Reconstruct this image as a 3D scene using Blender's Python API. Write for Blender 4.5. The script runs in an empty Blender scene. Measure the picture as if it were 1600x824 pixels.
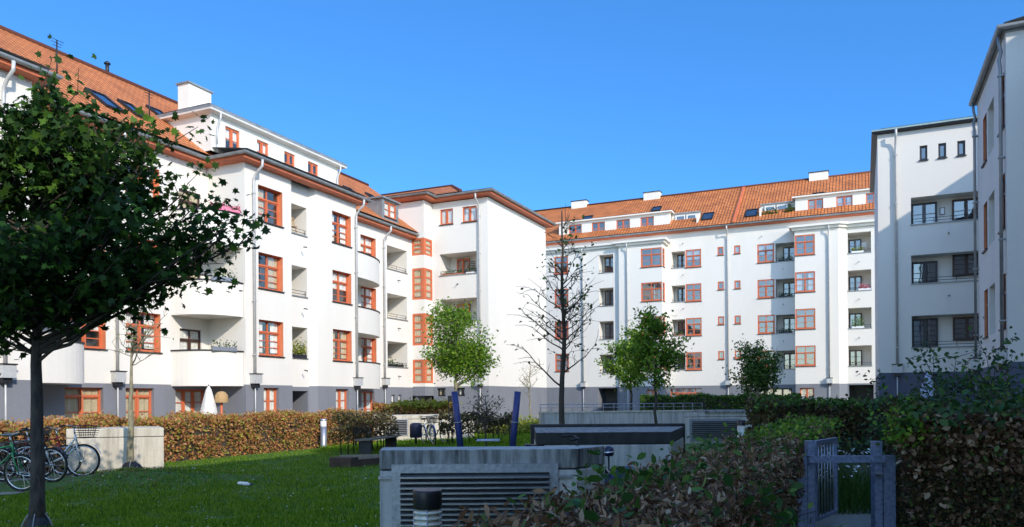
import bpy, math, random
import numpy as np
from math import radians, sin, cos, pi
from mathutils import Vector, Matrix
random.seed(7); NR = np.random.default_rng(7)
SC = bpy.context.scene; COL = SC.collection

# ------------------------------------------------------------------ camera, sky, sun, exposure
F, CX, CY, ROLL, EYE = 1200.0, 800.0, 624.8, 0.007, 1.6      # measured from the photograph (1600 x 824)
YAW = math.atan(548/1200.0); S_, C_ = sin(YAW), cos(YAW)
cam_d = bpy.data.cameras.new('camera'); cam = bpy.data.objects.new('camera', cam_d); COL.objects.link(cam)
cam_d.sensor_width = 36; cam_d.lens = 36*F/1600; cam_d.shift_y = (CY-412)/1600; cam_d.clip_end = 3000; cam_d.clip_start = .05
cam.matrix_world = Matrix.Translation((0, 0, EYE)) @ Matrix.Rotation(YAW, 4, 'Z') @ Matrix.Rotation(pi/2, 4, 'X') @ Matrix.Rotation(-ROLL, 4, 'Z')
SC.camera = cam
SUN = Vector((1.62, -1.05, 1.02)).normalized()                 # direction towards the sun
el = math.asin(SUN.z); az = math.atan2(SUN.x, SUN.y)
W = bpy.data.worlds.new('World'); SC.world = W; W.use_nodes = True
nt = W.node_tree; nt.nodes.clear()
sky = nt.nodes.new('ShaderNodeTexSky'); sky.sky_type = 'NISHITA'; sky.sun_disc = False
sky.sun_elevation = el; sky.sun_rotation = az; sky.ozone_density = 4.0; sky.dust_density = .25; sky.air_density = 1.0; sky.altitude = 300
tint = nt.nodes.new('ShaderNodeMixRGB'); tint.blend_type = 'MULTIPLY'; tint.inputs[0].default_value = 1; tint.inputs[2].default_value = (.35, .70, 1.0, 1)   # deep spring blue
hs = nt.nodes.new('ShaderNodeMixRGB'); hs.inputs[0].default_value = .3; hs.inputs[2].default_value = (.20, 1.2, 3.4, 1)
bg = nt.nodes.new('ShaderNodeBackground'); bg.inputs[1].default_value = .15
ow = nt.nodes.new('ShaderNodeOutputWorld')
nt.links.new(sky.outputs[0], tint.inputs[1]); nt.links.new(tint.outputs[0], hs.inputs[1])
# extra brightness added to the unseen sunward half of the sky, lifting foreground shade
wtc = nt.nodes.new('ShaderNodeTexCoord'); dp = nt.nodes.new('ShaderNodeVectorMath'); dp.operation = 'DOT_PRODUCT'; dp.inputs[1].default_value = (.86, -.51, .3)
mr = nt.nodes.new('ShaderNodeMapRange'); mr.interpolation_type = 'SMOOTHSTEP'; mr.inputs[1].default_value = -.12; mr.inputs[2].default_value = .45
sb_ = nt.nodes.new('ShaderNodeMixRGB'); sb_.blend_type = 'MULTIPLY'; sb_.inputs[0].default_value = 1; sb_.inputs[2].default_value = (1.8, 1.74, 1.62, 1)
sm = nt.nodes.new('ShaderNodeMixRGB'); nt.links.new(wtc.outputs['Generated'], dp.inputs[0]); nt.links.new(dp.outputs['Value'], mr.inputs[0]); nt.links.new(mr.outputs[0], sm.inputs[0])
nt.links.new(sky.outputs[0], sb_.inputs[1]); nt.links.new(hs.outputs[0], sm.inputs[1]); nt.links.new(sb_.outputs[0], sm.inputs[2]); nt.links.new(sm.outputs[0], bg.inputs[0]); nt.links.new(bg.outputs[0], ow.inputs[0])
sl = bpy.data.lights.new('sun', 'SUN'); sl.energy = 2.35; sl.angle = radians(.5); sl.color = (1, .90, .77)
so = bpy.data.objects.new('sun', sl); COL.objects.link(so); so.rotation_euler = (-SUN).to_track_quat('-Z', 'Y').to_euler(); so.location = (30, -30, 60)
SC.view_settings.view_transform = 'Standard'; SC.view_settings.look = 'None'; SC.view_settings.gamma = 1; SC.view_settings.exposure = .8

def cw(X, Y): return (C_*X - S_*Y, S_*X + C_*Y)              # camera-aligned metres (right, ahead) -> scene metres
def at(px, Y, py=None):                                       # a photograph column at distance Y
    dy = (py if py is not None else CY) - CY
    x = (px-CX - ROLL*dy)/F*Y
    u, v = cw(x, Y)
    if py is None: return (u, v)
    return (u, v, EYE - (dy + ROLL*(px-CX))/F*Y)

# ------------------------------------------------------------------ materials
def NM(name):
    m = bpy.data.materials.new(name); m.use_nodes = True
    n = m.node_tree.nodes; return m, n, m.node_tree.links, n['Principled BSDF']
def ramp(n, stops):
    r = n.new('ShaderNodeValToRGB'); e = r.color_ramp.elements
    while len(e) < len(stops): e.new(.5)
    for k, (p, c) in enumerate(stops): e[k].position = p; e[k].color = (*c, 1)
    return r
def plain(name, col, rough=.6, metal=0, var=.12, scale=6, bump=0, bscale=60):
    m, n, l, b = NM(name)
    tc = n.new('ShaderNodeTexCoord'); no = n.new('ShaderNodeTexNoise'); no.inputs['Scale'].default_value = scale; no.inputs['Detail'].default_value = 6
    l.new(tc.outputs['Object'], no.inputs['Vector'])
    r = ramp(n, [(.3, [c*(1-var) for c in col]), (.7, [min(1, c*(1+var)) for c in col])])
    l.new(no.outputs[0], r.inputs[0]); l.new(r.outputs[0], b.inputs['Base Color'])
    b.inputs['Roughness'].default_value = rough; b.inputs['Metallic'].default_value = metal
    if bump:
        n2 = n.new('ShaderNodeTexNoise'); n2.inputs['Scale'].default_value = bscale; n2.inputs['Detail'].default_value = 4
        l.new(tc.outputs['Object'], n2.inputs['Vector']); bp = n.new('ShaderNodeBump'); bp.inputs['Strength'].default_value = bump; bp.inputs['Distance'].default_value = .02
        l.new(n2.outputs[0], bp.inputs['Height']); l.new(bp.outputs[0], b.inputs['Normal'])
    return m
def streaky(name, col, dark, sx=3.0, sz=.25, lo=.45, hi=.75, rough=.85, fine=14, bump=.3, lift=0.0):
    """weathered plaster / concrete: cloudy tone plus rain streaks running down"""
    m, n, l, b = NM(name)
    tc = n.new('ShaderNodeTexCoord'); mp = n.new('ShaderNodeMapping'); mp.inputs['Scale'].default_value = (sx, sx, sz)
    l.new(tc.outputs['Object'], mp.inputs[0])
    s = n.new('ShaderNodeTexNoise'); s.inputs['Scale'].default_value = 1; s.inputs['Detail'].default_value = 8; s.inputs['Roughness'].default_value = .6
    l.new(mp.outputs[0], s.inputs['Vector'])
    f = n.new('ShaderNodeTexNoise'); f.inputs['Scale'].default_value = fine; f.inputs['Detail'].default_value = 5; l.new(tc.outputs['Object'], f.inputs['Vector'])
    r = ramp(n, [(lo, col), (hi, dark)]); l.new(s.outputs[0], r.inputs[0])
    mx = n.new('ShaderNodeMixRGB'); mx.blend_type = 'MULTIPLY'; mx.inputs[0].default_value = .35
    r2 = ramp(n, [(.25, (.72, .72, .72)), (.75, (1.1, 1.1, 1.1))]); l.new(f.outputs[0], r2.inputs[0])
    l.new(r.outputs[0], mx.inputs[1]); l.new(r2.outputs[0], mx.inputs[2]); l.new(mx.outputs[0], b.inputs['Base Color'])
    bp = n.new('ShaderNodeBump'); bp.inputs['Strength'].default_value = bump; bp.inputs['Distance'].default_value = .01
    l.new(f.outputs[0], bp.inputs['Height']); l.new(bp.outputs[0], b.inputs['Normal'])
    b.inputs['Roughness'].default_value = rough
    return m
def leafmat(name, stops, rough=.55, trans=.35, spec=.3):
    m, n, l, b = NM(name)
    g = n.new('ShaderNodeNewGeometry'); r = ramp(n, stops); l.new(g.outputs['Random Per Island'], r.inputs[0])
    l.new(r.outputs[0], b.inputs['Base Color']); b.inputs['Roughness'].default_value = rough; b.inputs['Specular IOR Level'].default_value = spec
    t = n.new('ShaderNodeBsdfTranslucent'); l.new(r.outputs[0], t.inputs[0])
    x = n.new('ShaderNodeMixShader'); x.inputs[0].default_value = trans; l.new(b.outputs[0], x.inputs[1]); l.new(t.outputs[0], x.inputs[2])
    l.new(x.outputs[0], n['Material Output'].inputs[0]); return m
def tiles(name):
    m, n, l, b = NM(name)
    uv = n.new('ShaderNodeUVMap'); br = n.new('ShaderNodeTexBrick'); br.offset = 0
    l.new(uv.outputs[0], br.inputs['Vector']); br.inputs['Scale'].default_value = 1
    for k, v in dict(Color1=(.66, .22, .06, 1), Color2=(.55, .165, .042, 1), Mortar=(.10, .028, .012, 1)).items(): br.inputs[k].default_value = v
    br.inputs['Mortar Size'].default_value = .036; br.inputs['Mortar Smooth'].default_value = .6; br.inputs['Brick Width'].default_value = .26; br.inputs['Row Height'].default_value = .36
    no = n.new('ShaderNodeTexNoise'); no.inputs['Scale'].default_value = .8; no.inputs['Detail'].default_value = 7; l.new(uv.outputs[0], no.inputs['Vector'])
    mx = n.new('ShaderNodeMixRGB'); mx.blend_type = 'MULTIPLY'; mx.inputs[0].default_value = .7
    r = ramp(n, [(.3, (.62, .6, .6)), (.6, (1.1, 1.1, 1.1))]); l.new(no.outputs[0], r.inputs[0])
    l.new(br.outputs[0], mx.inputs[1]); l.new(r.outputs[0], mx.inputs[2]); l.new(mx.outputs[0], b.inputs['Base Color'])
    bp = n.new('ShaderNodeBump'); bp.inputs['Strength'].default_value = .9; bp.inputs['Distance'].default_value = .04; bp.invert = True
    l.new(br.outputs['Fac'], bp.inputs['Height']); l.new(bp.outputs[0], b.inputs['Normal']); b.inputs['Roughness'].default_value = .75
    return m
def glass(name, tint=(.5, .55, .58), ior=2.0):
    m, n, l, b = NM(name)
    gl = n.new('ShaderNodeBsdfGlossy'); gl.inputs['Roughness'].default_value = .02; gl.inputs[0].default_value = (.95, .97, 1, 1)
    tr = n.new('ShaderNodeBsdfTransparent'); tr.inputs[0].default_value = (*tint, 1)
    lw = n.new('ShaderNodeLayerWeight'); lw.inputs[0].default_value = .5; pw = n.new('ShaderNodeMath'); pw.operation = 'POWER'; pw.inputs[1].default_value = 3.5; l.new(lw.outputs['Facing'], pw.inputs[0])
    fr = n.new('ShaderNodeMapRange'); fr.inputs[3].default_value = ((ior-1)/(ior+1))**2+.05; fr.inputs[4].default_value = .9; l.new(pw.outputs[0], fr.inputs[0])
    no = n.new('ShaderNodeTexNoise'); no.inputs['Scale'].default_value = .9; tc = n.new('ShaderNodeTexCoord'); l.new(tc.outputs['Object'], no.inputs['Vector'])
    bp = n.new('ShaderNodeBump'); bp.inputs['Strength'].default_value = .04; bp.inputs['Distance'].default_value = .1; l.new(no.outputs[0], bp.inputs['Height']); l.new(bp.outputs[0], gl.inputs['Normal'])
    x = n.new('ShaderNodeMixShader'); l.new(fr.outputs[0], x.inputs[0]); l.new(tr.outputs[0], x.inputs[1]); l.new(gl.outputs[0], x.inputs[2])
    l.new(x.outputs[0], n['Material Output'].inputs[0]); return m
def groundmat(name, a, b_, c, s1=.35, s2=9, rough=.95, bump=.6):
    m, n, l, b = NM(name); tc = n.new('ShaderNodeTexCoord')
    n1 = n.new('ShaderNodeTexNoise'); n1.inputs['Scale'].default_value = s1; n1.inputs['Detail'].default_value = 8
    n2 = n.new('ShaderNodeTexNoise'); n2.inputs['Scale'].default_value = s2; n2.inputs['Detail'].default_value = 8
    for k in (n1, n2): l.new(tc.outputs['Object'], k.inputs['Vector'])
    r1 = ramp(n, [(.35, a), (.65, b_)]); l.new(n1.outputs[0], r1.inputs[0])
    r2 = ramp(n, [(.5, (0, 0, 0)), (.75, (1, 1, 1))]); l.new(n2.outputs[0], r2.inputs[0])
    mx = n.new('ShaderNodeMixRGB'); mx.inputs[2].default_value = (*c, 1); l.new(r2.outputs[0], mx.inputs[0]); l.new(r1.outputs[0], mx.inputs[1]); l.new(mx.outputs[0], b.inputs['Base Color'])
    bp = n.new('ShaderNodeBump'); bp.inputs['Strength'].default_value = bump; bp.inputs['Distance'].default_value = .03; l.new(n2.outputs[0], bp.inputs['Height']); l.new(bp.outputs[0], b.inputs['Normal'])
    b.inputs['Roughness'].default_value = rough; return m
M = dict(
 plaster=streaky('white_plaster', (.77, .735, .665), (.71, .675, .61), sx=.5, sz=.12, lo=.45, hi=.8, fine=30, bump=.12),
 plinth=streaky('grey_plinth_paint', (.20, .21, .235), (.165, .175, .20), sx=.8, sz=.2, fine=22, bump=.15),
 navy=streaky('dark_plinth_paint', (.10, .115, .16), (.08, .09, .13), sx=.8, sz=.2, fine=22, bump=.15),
 orange=plain('orange_red_paint', (.58, .145, .058), .6, var=.1, scale=3),
 reveal=plain('orange_reveal_paint', (.66, .22, .10), .75, var=.08, scale=3),
 brown=plain('dark_brown_wood', (.06, .028, .02), .5, var=.2, scale=5),
 darkframe=plain('dark_painted_wood', (.025, .024, .03), .45, var=.15, scale=5),
 tile=tiles('clay_roof_tiles'),
 zinc=plain('weathered_zinc', (.30, .31, .31), .5, .55, var=.2, scale=2.5),
 pipe=plain('painted_downpipe', (.52, .52, .51), .5, .2, var=.1),
 darkmetal=plain('dark_metal', (.035, .036, .042), .45, .5, var=.2),
 copper=plain('pale_green_copper', (.30, .40, .39), .55, .3, var=.15),
 glass=glass('window_glass', (.93, .95, .95), 1.6), glassd=glass('window_glass_dim', (.6, .65, .7), 2.2),
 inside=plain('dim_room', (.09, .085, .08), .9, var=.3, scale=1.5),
 curtain=plain('curtain_cloth', (.78, .76, .70), .9, var=.15, scale=9),
 curtain2=plain('yellowed_blind', (.55, .45, .28), .9, var=.12, scale=9),
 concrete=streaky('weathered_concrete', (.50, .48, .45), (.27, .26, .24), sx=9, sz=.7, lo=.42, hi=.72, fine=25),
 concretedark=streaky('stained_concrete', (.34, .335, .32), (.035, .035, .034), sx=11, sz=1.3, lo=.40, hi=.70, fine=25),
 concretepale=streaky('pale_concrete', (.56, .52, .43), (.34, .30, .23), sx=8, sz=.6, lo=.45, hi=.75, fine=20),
 blackconc_shade=streaky('blackened_concrete_and_shade', (.035, .034, .034), (.012, .012, .012), sx=5, sz=2, lo=.4, hi=.7, fine=20),
 galv=plain('galvanised_steel', (.36, .38, .42), .42, .7, var=.22, scale=25, bump=.1),
 louvre=plain('louvre_steel', (.40, .42, .46), .3, .8, var=.1, scale=8),
 bluepaint=plain('blue_paint', (.022, .035, .16), .45, var=.2, scale=12),
 gatepaint=plain('galvanised_blue_grey_gate', (.23, .27, .38), .5, .3, var=.3, scale=25, bump=.1),
 black=plain('black_plastic', (.012, .012, .014), .4, var=.2),
 rubber=plain('tyre_rubber', (.014, .014, .014), .8, var=.2),
 white=plain('white_enamel', (.75, .75, .74), .35, var=.04),
 chrome=plain('bright_metal', (.6, .6, .6), .25, .9, var=.05),
 cloth=plain('white_parasol_cloth', (.72, .70, .66), .9, var=.08, scale=6),
 cloth2=plain('blue_grey_parasol_cloth', (.42, .47, .62), .9, var=.15, scale=6),
 wood=plain('dark_wet_timber', (.06, .036, .025), .8, var=.35, scale=6, bump=.3),
 timber=plain('grey_timber', (.22, .18, .13), .8, var=.25, scale=8, bump=.3),
 wicker=plain('wicker', (.42, .27, .12), .8, var=.3, scale=40),
 bark=streaky('bark', (.075, .062, .05), (.025, .02, .017), sx=22, sz=5, lo=.4, hi=.65, fine=60, bump=.8),
 barkpale=streaky('pale_bark', (.30, .27, .17), (.14, .12, .08), sx=18, sz=6, lo=.4, hi=.7, fine=50, bump=.6),
 twig=plain('twig', (.05, .04, .03), .9, var=.3, scale=20),
 leafdark=leafmat('maple_leaves', [(0, (.016, .042, .011)), (.5, (.034, .082, .018)), (.86, (.06, .14, .02)), (1, (.13, .25, .03))], trans=.35, spec=.2),
 leafbright=leafmat('young_green_leaves', [(0, (.06, .15, .012)), (.5, (.14, .28, .02)), (1, (.27, .40, .035))], trans=.42),
 leafmid=leafmat('green_leaves', [(0, (.025, .07, .014)), (.6, (.06, .145, .02)), (1, (.15, .25, .035))], trans=.35),
 leafgreen=leafmat('shrub_leaves', [(0, (.022, .058, .016)), (.6, (.045, .115, .028)), (1, (.11, .20, .045))], trans=.3, spec=.4),
 leafbrown=leafmat('old_beech_leaves', [(0, (.06, .028, .014)), (.35, (.16, .075, .035)), (.62, (.32, .18, .09)), (.8, (.48, .31, .18)), (.88, (.62, .48, .33)), (.9, (.10, .15, .03)), (1, (.14, .20, .04))], trans=.25, spec=.4),  # old leaf browns; the extra pale tones stand for bright highlights
 leafbrownlit=leafmat('sunlit_copper_beech_leaves', [(0, (.32, .13, .045)), (.5, (.52, .24, .09)), (.72, (.62, .36, .16)), (.76, (.28, .30, .05)), (1, (.40, .38, .06))], trans=.3),  # beech leaf tones lightened for the hedges in sun, light put into colour
 leafhedge=leafmat('dark_hedge_leaves', [(0, (.04, .04, .016)), (.5, (.09, .075, .03)), (.75, (.18, .11, .055)), (1, (.14, .17, .04))], trans=.25, spec=.4),
 leafyellow=leafmat('yellow_green_leaves', [(0, (.14, .20, .025)), (.6, (.30, .34, .04)), (1, (.42, .40, .08))], trans=.4),
 grassb=leafmat('grass_blades', [(0, (.035, .105, .008)), (.6, (.16, .31, .016)), (1, (.34, .42, .06))], trans=.45, spec=.06),
 lawn=groundmat('lawn_soil', (.045, .115, .014), (.065, .15, .018), (.06, .075, .025)),
 soil=groundmat('courtyard_soil', (.10, .10, .06), (.13, .12, .08), (.08, .09, .04)),
 paving=groundmat('paving', (.27, .25, .22), (.33, .31, .27), (.20, .19, .17), s1=1.2, s2=20),
 daisy=plain('daisy_petals', (.8, .8, .78), .8, var=.03),
 red=plain('red_paint', (.4, .03, .03), .5), pink=plain('pink_petals', (.7, .2, .3), .7, var=.3, scale=30), green=plain('green_paint', (.04, .30, .10), .4),
 teal=plain('teal_cloth', (.05, .30, .30), .8), terracotta=plain('terracotta', (.40, .15, .08), .8),
)

# ------------------------------------------------------------------ mesh builder and object helpers
class MB:
    def __init__(s): s.v = []; s.f = []; s.m = []; s.uv = {}; s.smooth = []
    def poly(s, pts, m=0, uv=None, sm=False):
        b = len(s.v); s.v += [tuple(p) for p in pts]; s.f.append(tuple(range(b, b+len(pts)))); s.m.append(m); s.smooth.append(sm)
        if uv: s.uv[len(s.f)-1] = uv
    def box(s, x0, y0, z0, x1, y1, z1, m=0, T=None):
        P = [(x, y, z) for z in (z0, z1) for (x, y) in ((x0, y0), (x1, y0), (x1, y1), (x0, y1))]
        if T: P = [T(*p) for p in P]
        b = len(s.v); s.v += P
        for q in ((0, 3, 2, 1), (4, 5, 6, 7), (0, 1, 5, 4), (1, 2, 6, 5), (2, 3, 7, 6), (3, 0, 4, 7)):
            s.f.append(tuple(b+k for k in q)); s.m.append(m); s.smooth.append(False)
    def prism(s, poly, z0, z1, m=0, mtop=None):
        n = len(poly); b = len(s.v); s.v += [(x, y, z0) for x, y in poly] + [(x, y, z1) for x, y in poly]
        s.f.append(tuple(b+n-1-k for k in range(n))); s.f.append(tuple(b+n+k for k in range(n))); s.m += [m, m if mtop is None else mtop]; s.smooth += [False]*2
        for k in range(n):
            j = (k+1) % n; s.f.append((b+k, b+j, b+n+j, b+n+k)); s.m.append(m); s.smooth.append(False)
    def tube(s, pts, r, seg=6, m=0, caps=True):
        pts = [Vector(p) for p in pts]; n = len(pts)
        rr = r if isinstance(r, (list, tuple)) else [r]*n
        b = len(s.v); t0 = (pts[1]-pts[0]).normalized()
        ref = Vector((0, 0, 1)) if abs(t0.z) < .9 else Vector((1, 0, 0)); a = t0.cross(ref).normalized()
        for k in range(n):
            t = (pts[min(k+1, n-1)]-pts[max(k-1, 0)])
            t = t.normalized() if t.length > 1e-9 else t0
            a = (a - t*a.dot(t)); a = a.normalized() if a.length > 1e-6 else t.orthogonal().normalized()
            c = t.cross(a)
            for i in range(seg):
                w = 2*pi*i/seg; s.v.append(tuple(pts[k] + (a*cos(w)+c*sin(w))*rr[k]))
        for k in range(n-1):
            for i in range(seg):
                j = (i+1) % seg; s.f.append((b+k*seg+i, b+k*seg+j, b+(k+1)*seg+j, b+(k+1)*seg+i)); s.m.append(m); s.smooth.append(True)
        if caps:
            s.f.append(tuple(b+seg-1-i for i in range(seg))); s.f.append(tuple(b+(n-1)*seg+i for i in range(seg))); s.m += [m, m]; s.smooth += [False]*2
    def lathe(s, c, prof, seg=20, m=0, sm=True):
        b = len(s.v)
        for r, z in prof:
            for i in range(seg): s.v.append((c[0]+r*cos(2*pi*i/seg), c[1]+r*sin(2*pi*i/seg), c[2]+z))
        for k in range(len(prof)-1):
            for i in range(seg):
                j = (i+1) % seg; s.f.append((b+k*seg+i, b+k*seg+j, b+(k+1)*seg+j, b+(k+1)*seg+i)); s.m.append(m); s.smooth.append(sm)
        s.f.append(tuple(b+(len(prof)-1)*seg+i for i in range(seg))); s.m.append(m); s.smooth.append(False)
    def ring(s, c, R, r, ax, seg=28, m=0, k=5):                  # torus in the plane normal to ax
        ax = Vector(ax).normalized(); a = ax.orthogonal().normalized(); d = ax.cross(a); c = Vector(c)
        P = [c + (a*cos(2*pi*i/seg)+d*sin(2*pi*i/seg))*R for i in range(seg+1)]
        s.tube(P, r, k, m, False)
    def mesh(s, name, mats):
        me = bpy.data.meshes.new(name); me.from_pydata(s.v, [], s.f)
        for m in mats: me.materials.append(M[m])
        me.polygons.foreach_set('material_index', s.m); me.polygons.foreach_set('use_smooth', s.smooth)
        if s.uv:
            L = me.uv_layers.new(name='UVMap')
            for fi, uv in s.uv.items():
                for li, c in zip(me.polygons[fi].loop_indices, uv): L.data[li].uv = c
        me.update(); return me
    def build(s, name, mats, parent=None, loc=None):
        if isinstance(mats, str): mats = [mats]
        return link(name, s.mesh(name, mats), parent, loc)
def link(name, me, parent=None, loc=None, rz=0):
    """meshes are drawn in scene metres; under a thing they are shifted back by the thing's own base point"""
    o = bpy.data.objects.new(name, me); COL.objects.link(o)
    if parent is not None:
        o.parent = parent
        o.location = Vector(loc) if loc is not None else -Vector(parent.get('_b', (0, 0, 0)))
        if loc is not None: o.location -= Vector(parent.get('_b', (0, 0, 0)))
    elif loc is not None: o.location = loc
    o.rotation_euler.z = rz
    return o
def tag(o, label, cat, group=None):
    o['label'] = label; o['category'] = cat
    if group: o['group'] = group
    return o
def thing(name, label, cat, loc=(0, 0, 0), group=None, rz=0, local=False):
    o = bpy.data.objects.new(name, None); COL.objects.link(o); o.location = loc; o.rotation_euler.z = rz; o.empty_display_size = .3
    if not local: o['_b'] = tuple(loc)
    return tag(o, label, cat, group)
def struct(o): o['kind'] = 'structure'; return o
def stuff(o): o['kind'] = 'stuff'; return o

# ------------------------------------------------------------------ the ground
g = MB(); g.poly([(-700, -700, 0), (700, -700, 0), (700, 700, 0), (-700, 700, 0)]); struct(g.build('ground', 'soil'))
def sheet(name, pts, z, mat): b = MB(); b.poly([(x, y, z) for x, y in pts]); return struct(b.build(name, mat))
def hill(u, v):
    cx, cy = at(225, 15.2); return .26*math.exp(-(((u-cx)*.78+(v-cy)*.62)**2/3.2 + ((u-cx)*-.62+(v-cy)*.78)**2/.9))
def lawn_mesh():
    b = MB(); n = 90; x0, x1, y0, y1 = -16.6, -1.6, 2, 40
    def p(i, j): u = x0+(x1-x0)*i/60; v = y0+(y1-y0)*j/n; return (u, v, .012+hill(u, v)+.012*sin(u*2.1)*sin(v*1.7))
    for i in range(60):
        for j in range(n): b.poly([p(i, j), p(i+1, j), p(i+1, j+1), p(i, j+1)], sm=True)
    return b
struct(lawn_mesh().build('lawn', 'lawn'))
sheet('path', [at(-420, 15.4), at(-420, 12.2), at(20, 13.2), at(118, 15.0), at(150, 16.6), at(60, 17.2)], .034, 'paving')
sheet('pavement', [at(1240, 9.4), at(1420, 9.4), at(1450, 11.5), at(1300, 11.5)], .01, 'paving')
sheet('terrace', [(-26.8, 16.4), (-24.0, 16.4), (-22.6, 25.0), (-22.6, 43), (-26.8, 43)], .012, 'paving')

# ------------------------------------------------------------------ facades
def frame(p, q):
    p = Vector((p[0], p[1])); d = (Vector((q[0], q[1]))-p); L = d.length; d.normalize(); n = Vector((-d.y, d.x))
    def T(x, y, z): w = p + d*x + n*y; return (w.x, w.y, z)
    return T, L, math.atan2(d.y, d.x)
WIN = {}; PANE = 'glass'; DRAPED = .8                       # kind of glass and share of curtained windows in the building being made
def win_mesh(w, h, cols, tr, bars, mat, sill, fw, bt=.014):
    k = (round(w, 2), round(h, 2), cols, tr, bars, mat, sill, fw, bt, PANE)
    if k in WIN: return WIN[k]
    b = MB(); t = .07; x0, x1 = -w/2, w/2
    b.box(x0, -t/2, 0, x0+fw, t/2, h); b.box(x1-fw, -t/2, 0, x1, t/2, h)
    b.box(x0+fw, -t/2, 0, x1-fw, t/2, fw); b.box(x0+fw, -t/2, h-fw, x1-fw, t/2, h)
    zt = h*tr if tr else h-fw
    if tr: b.box(x0+fw, -t/2-.02, zt-.04, x1-fw, t/2, zt+.04)
    cwid = (w-2*fw)/cols
    for c in range(1, cols):
        x = x0+fw+cwid*c; b.box(x-.035, -t/2-.01, fw, x+.035, t/2-.01, zt-.05 if tr else h-fw)
        if tr: b.box(x-.03, -t/2, zt+.05, x+.03, t/2-.01, h-fw)
    for c in range(cols):                                         # casement frames and glazing bars
        a, e = x0+fw+cwid*c+(.045 if c else 0), x0+fw+cwid*(c+1)-(.045 if c < cols-1 else 0); top = zt-.05 if tr else h-fw
        b.box(a, -.02, fw, a+.035, .03, top); b.box(e-.035, -.02, fw, e, .03, top); b.box(a+.035, -.02, fw, e-.035, .03, fw+.05); b.box(a+.035, -.02, top-.04, e-.035, .03, top)
        for r in range(bars):
            z = fw+.05+(top-.04-fw-.05)*(r+1)/(bars+1); b.box(a+.035, -.012, z-bt, e-.035, .02, z+bt)
    if sill: b.box(x0-.05, -sill-.07, -.045, x1+.05, -t/2-.002, .0, 1)
    pm = MB(); pm.poly([(x0+fw*.6, .008, fw*.6), (x1-fw*.6, .008, fw*.6), (x1-fw*.6, .008, h-fw*.6), (x0+fw*.6, .008, h-fw*.6)])
    WIN[k] = (b.mesh('window', [mat, 'darkmetal']), pm.mesh('pane', [PANE])); return WIN[k]
CUR = {}
def cur_mesh(w, h, side, mat):
    k = (round(w, 2), round(h, 2), side, mat)
    if k not in CUR:
        b = MB(); n = 14; z0 = h*.1 if side not in (3,) else h*.45
        rngs = {0: [(-.46, -.08)], 1: [(.1, .46)], 2: [(-.46, -.16), (.16, .46)], 3: [(-.46, .46)], 4: [(-.46, .46)], 5: [(-.46, .46)]}[side]
        for a, e in rngs:
            for i in range(n):
                xa, xe = w*(a+(e-a)*i/n), w*(a+(e-a)*(i+1)/n); ya, ye = .05+.015*sin(i*2.2), .05+.015*sin((i+1)*2.2)
                b.poly([(xa, ya, z0), (xe, ye, z0), (xe, ye, h*.97), (xa, ya, h*.97)], sm=True)
        CUR[k] = b.mesh('curtain', [mat])
    return CUR[k]
def add_window(parent, T, rz, xc, d, z, w, h, cols=2, tr=.68, bars=2, mat='orange', sill=0, fw=.07, name='window', curt=True, label=None):
    fm, pm = win_mesh(w, h, cols, tr, bars, mat, sill, fw, .05 if name == 'stair_window' else .018 if mat == 'orange' else .014)
    o = link(name, fm, parent, T(xc, d, z), rz)
    p = bpy.data.objects.new('pane', pm); COL.objects.link(p); p.parent = o
    if curt and (curt == 'full' or random.random() < DRAPED):
        c = bpy.data.objects.new('curtain', cur_mesh(w, h, 4 if curt == 'full' else random.choice([0, 1, 2, 2, 3, 4]), random.choice(['curtain', 'curtain', 'curtain2']))); COL.objects.link(c); c.parent = o
    if name == 'stair_window': c = bpy.data.objects.new('blind', cur_mesh(w, h, 5, 'curtain2')); COL.objects.link(c); c.parent = o
    return o
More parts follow.
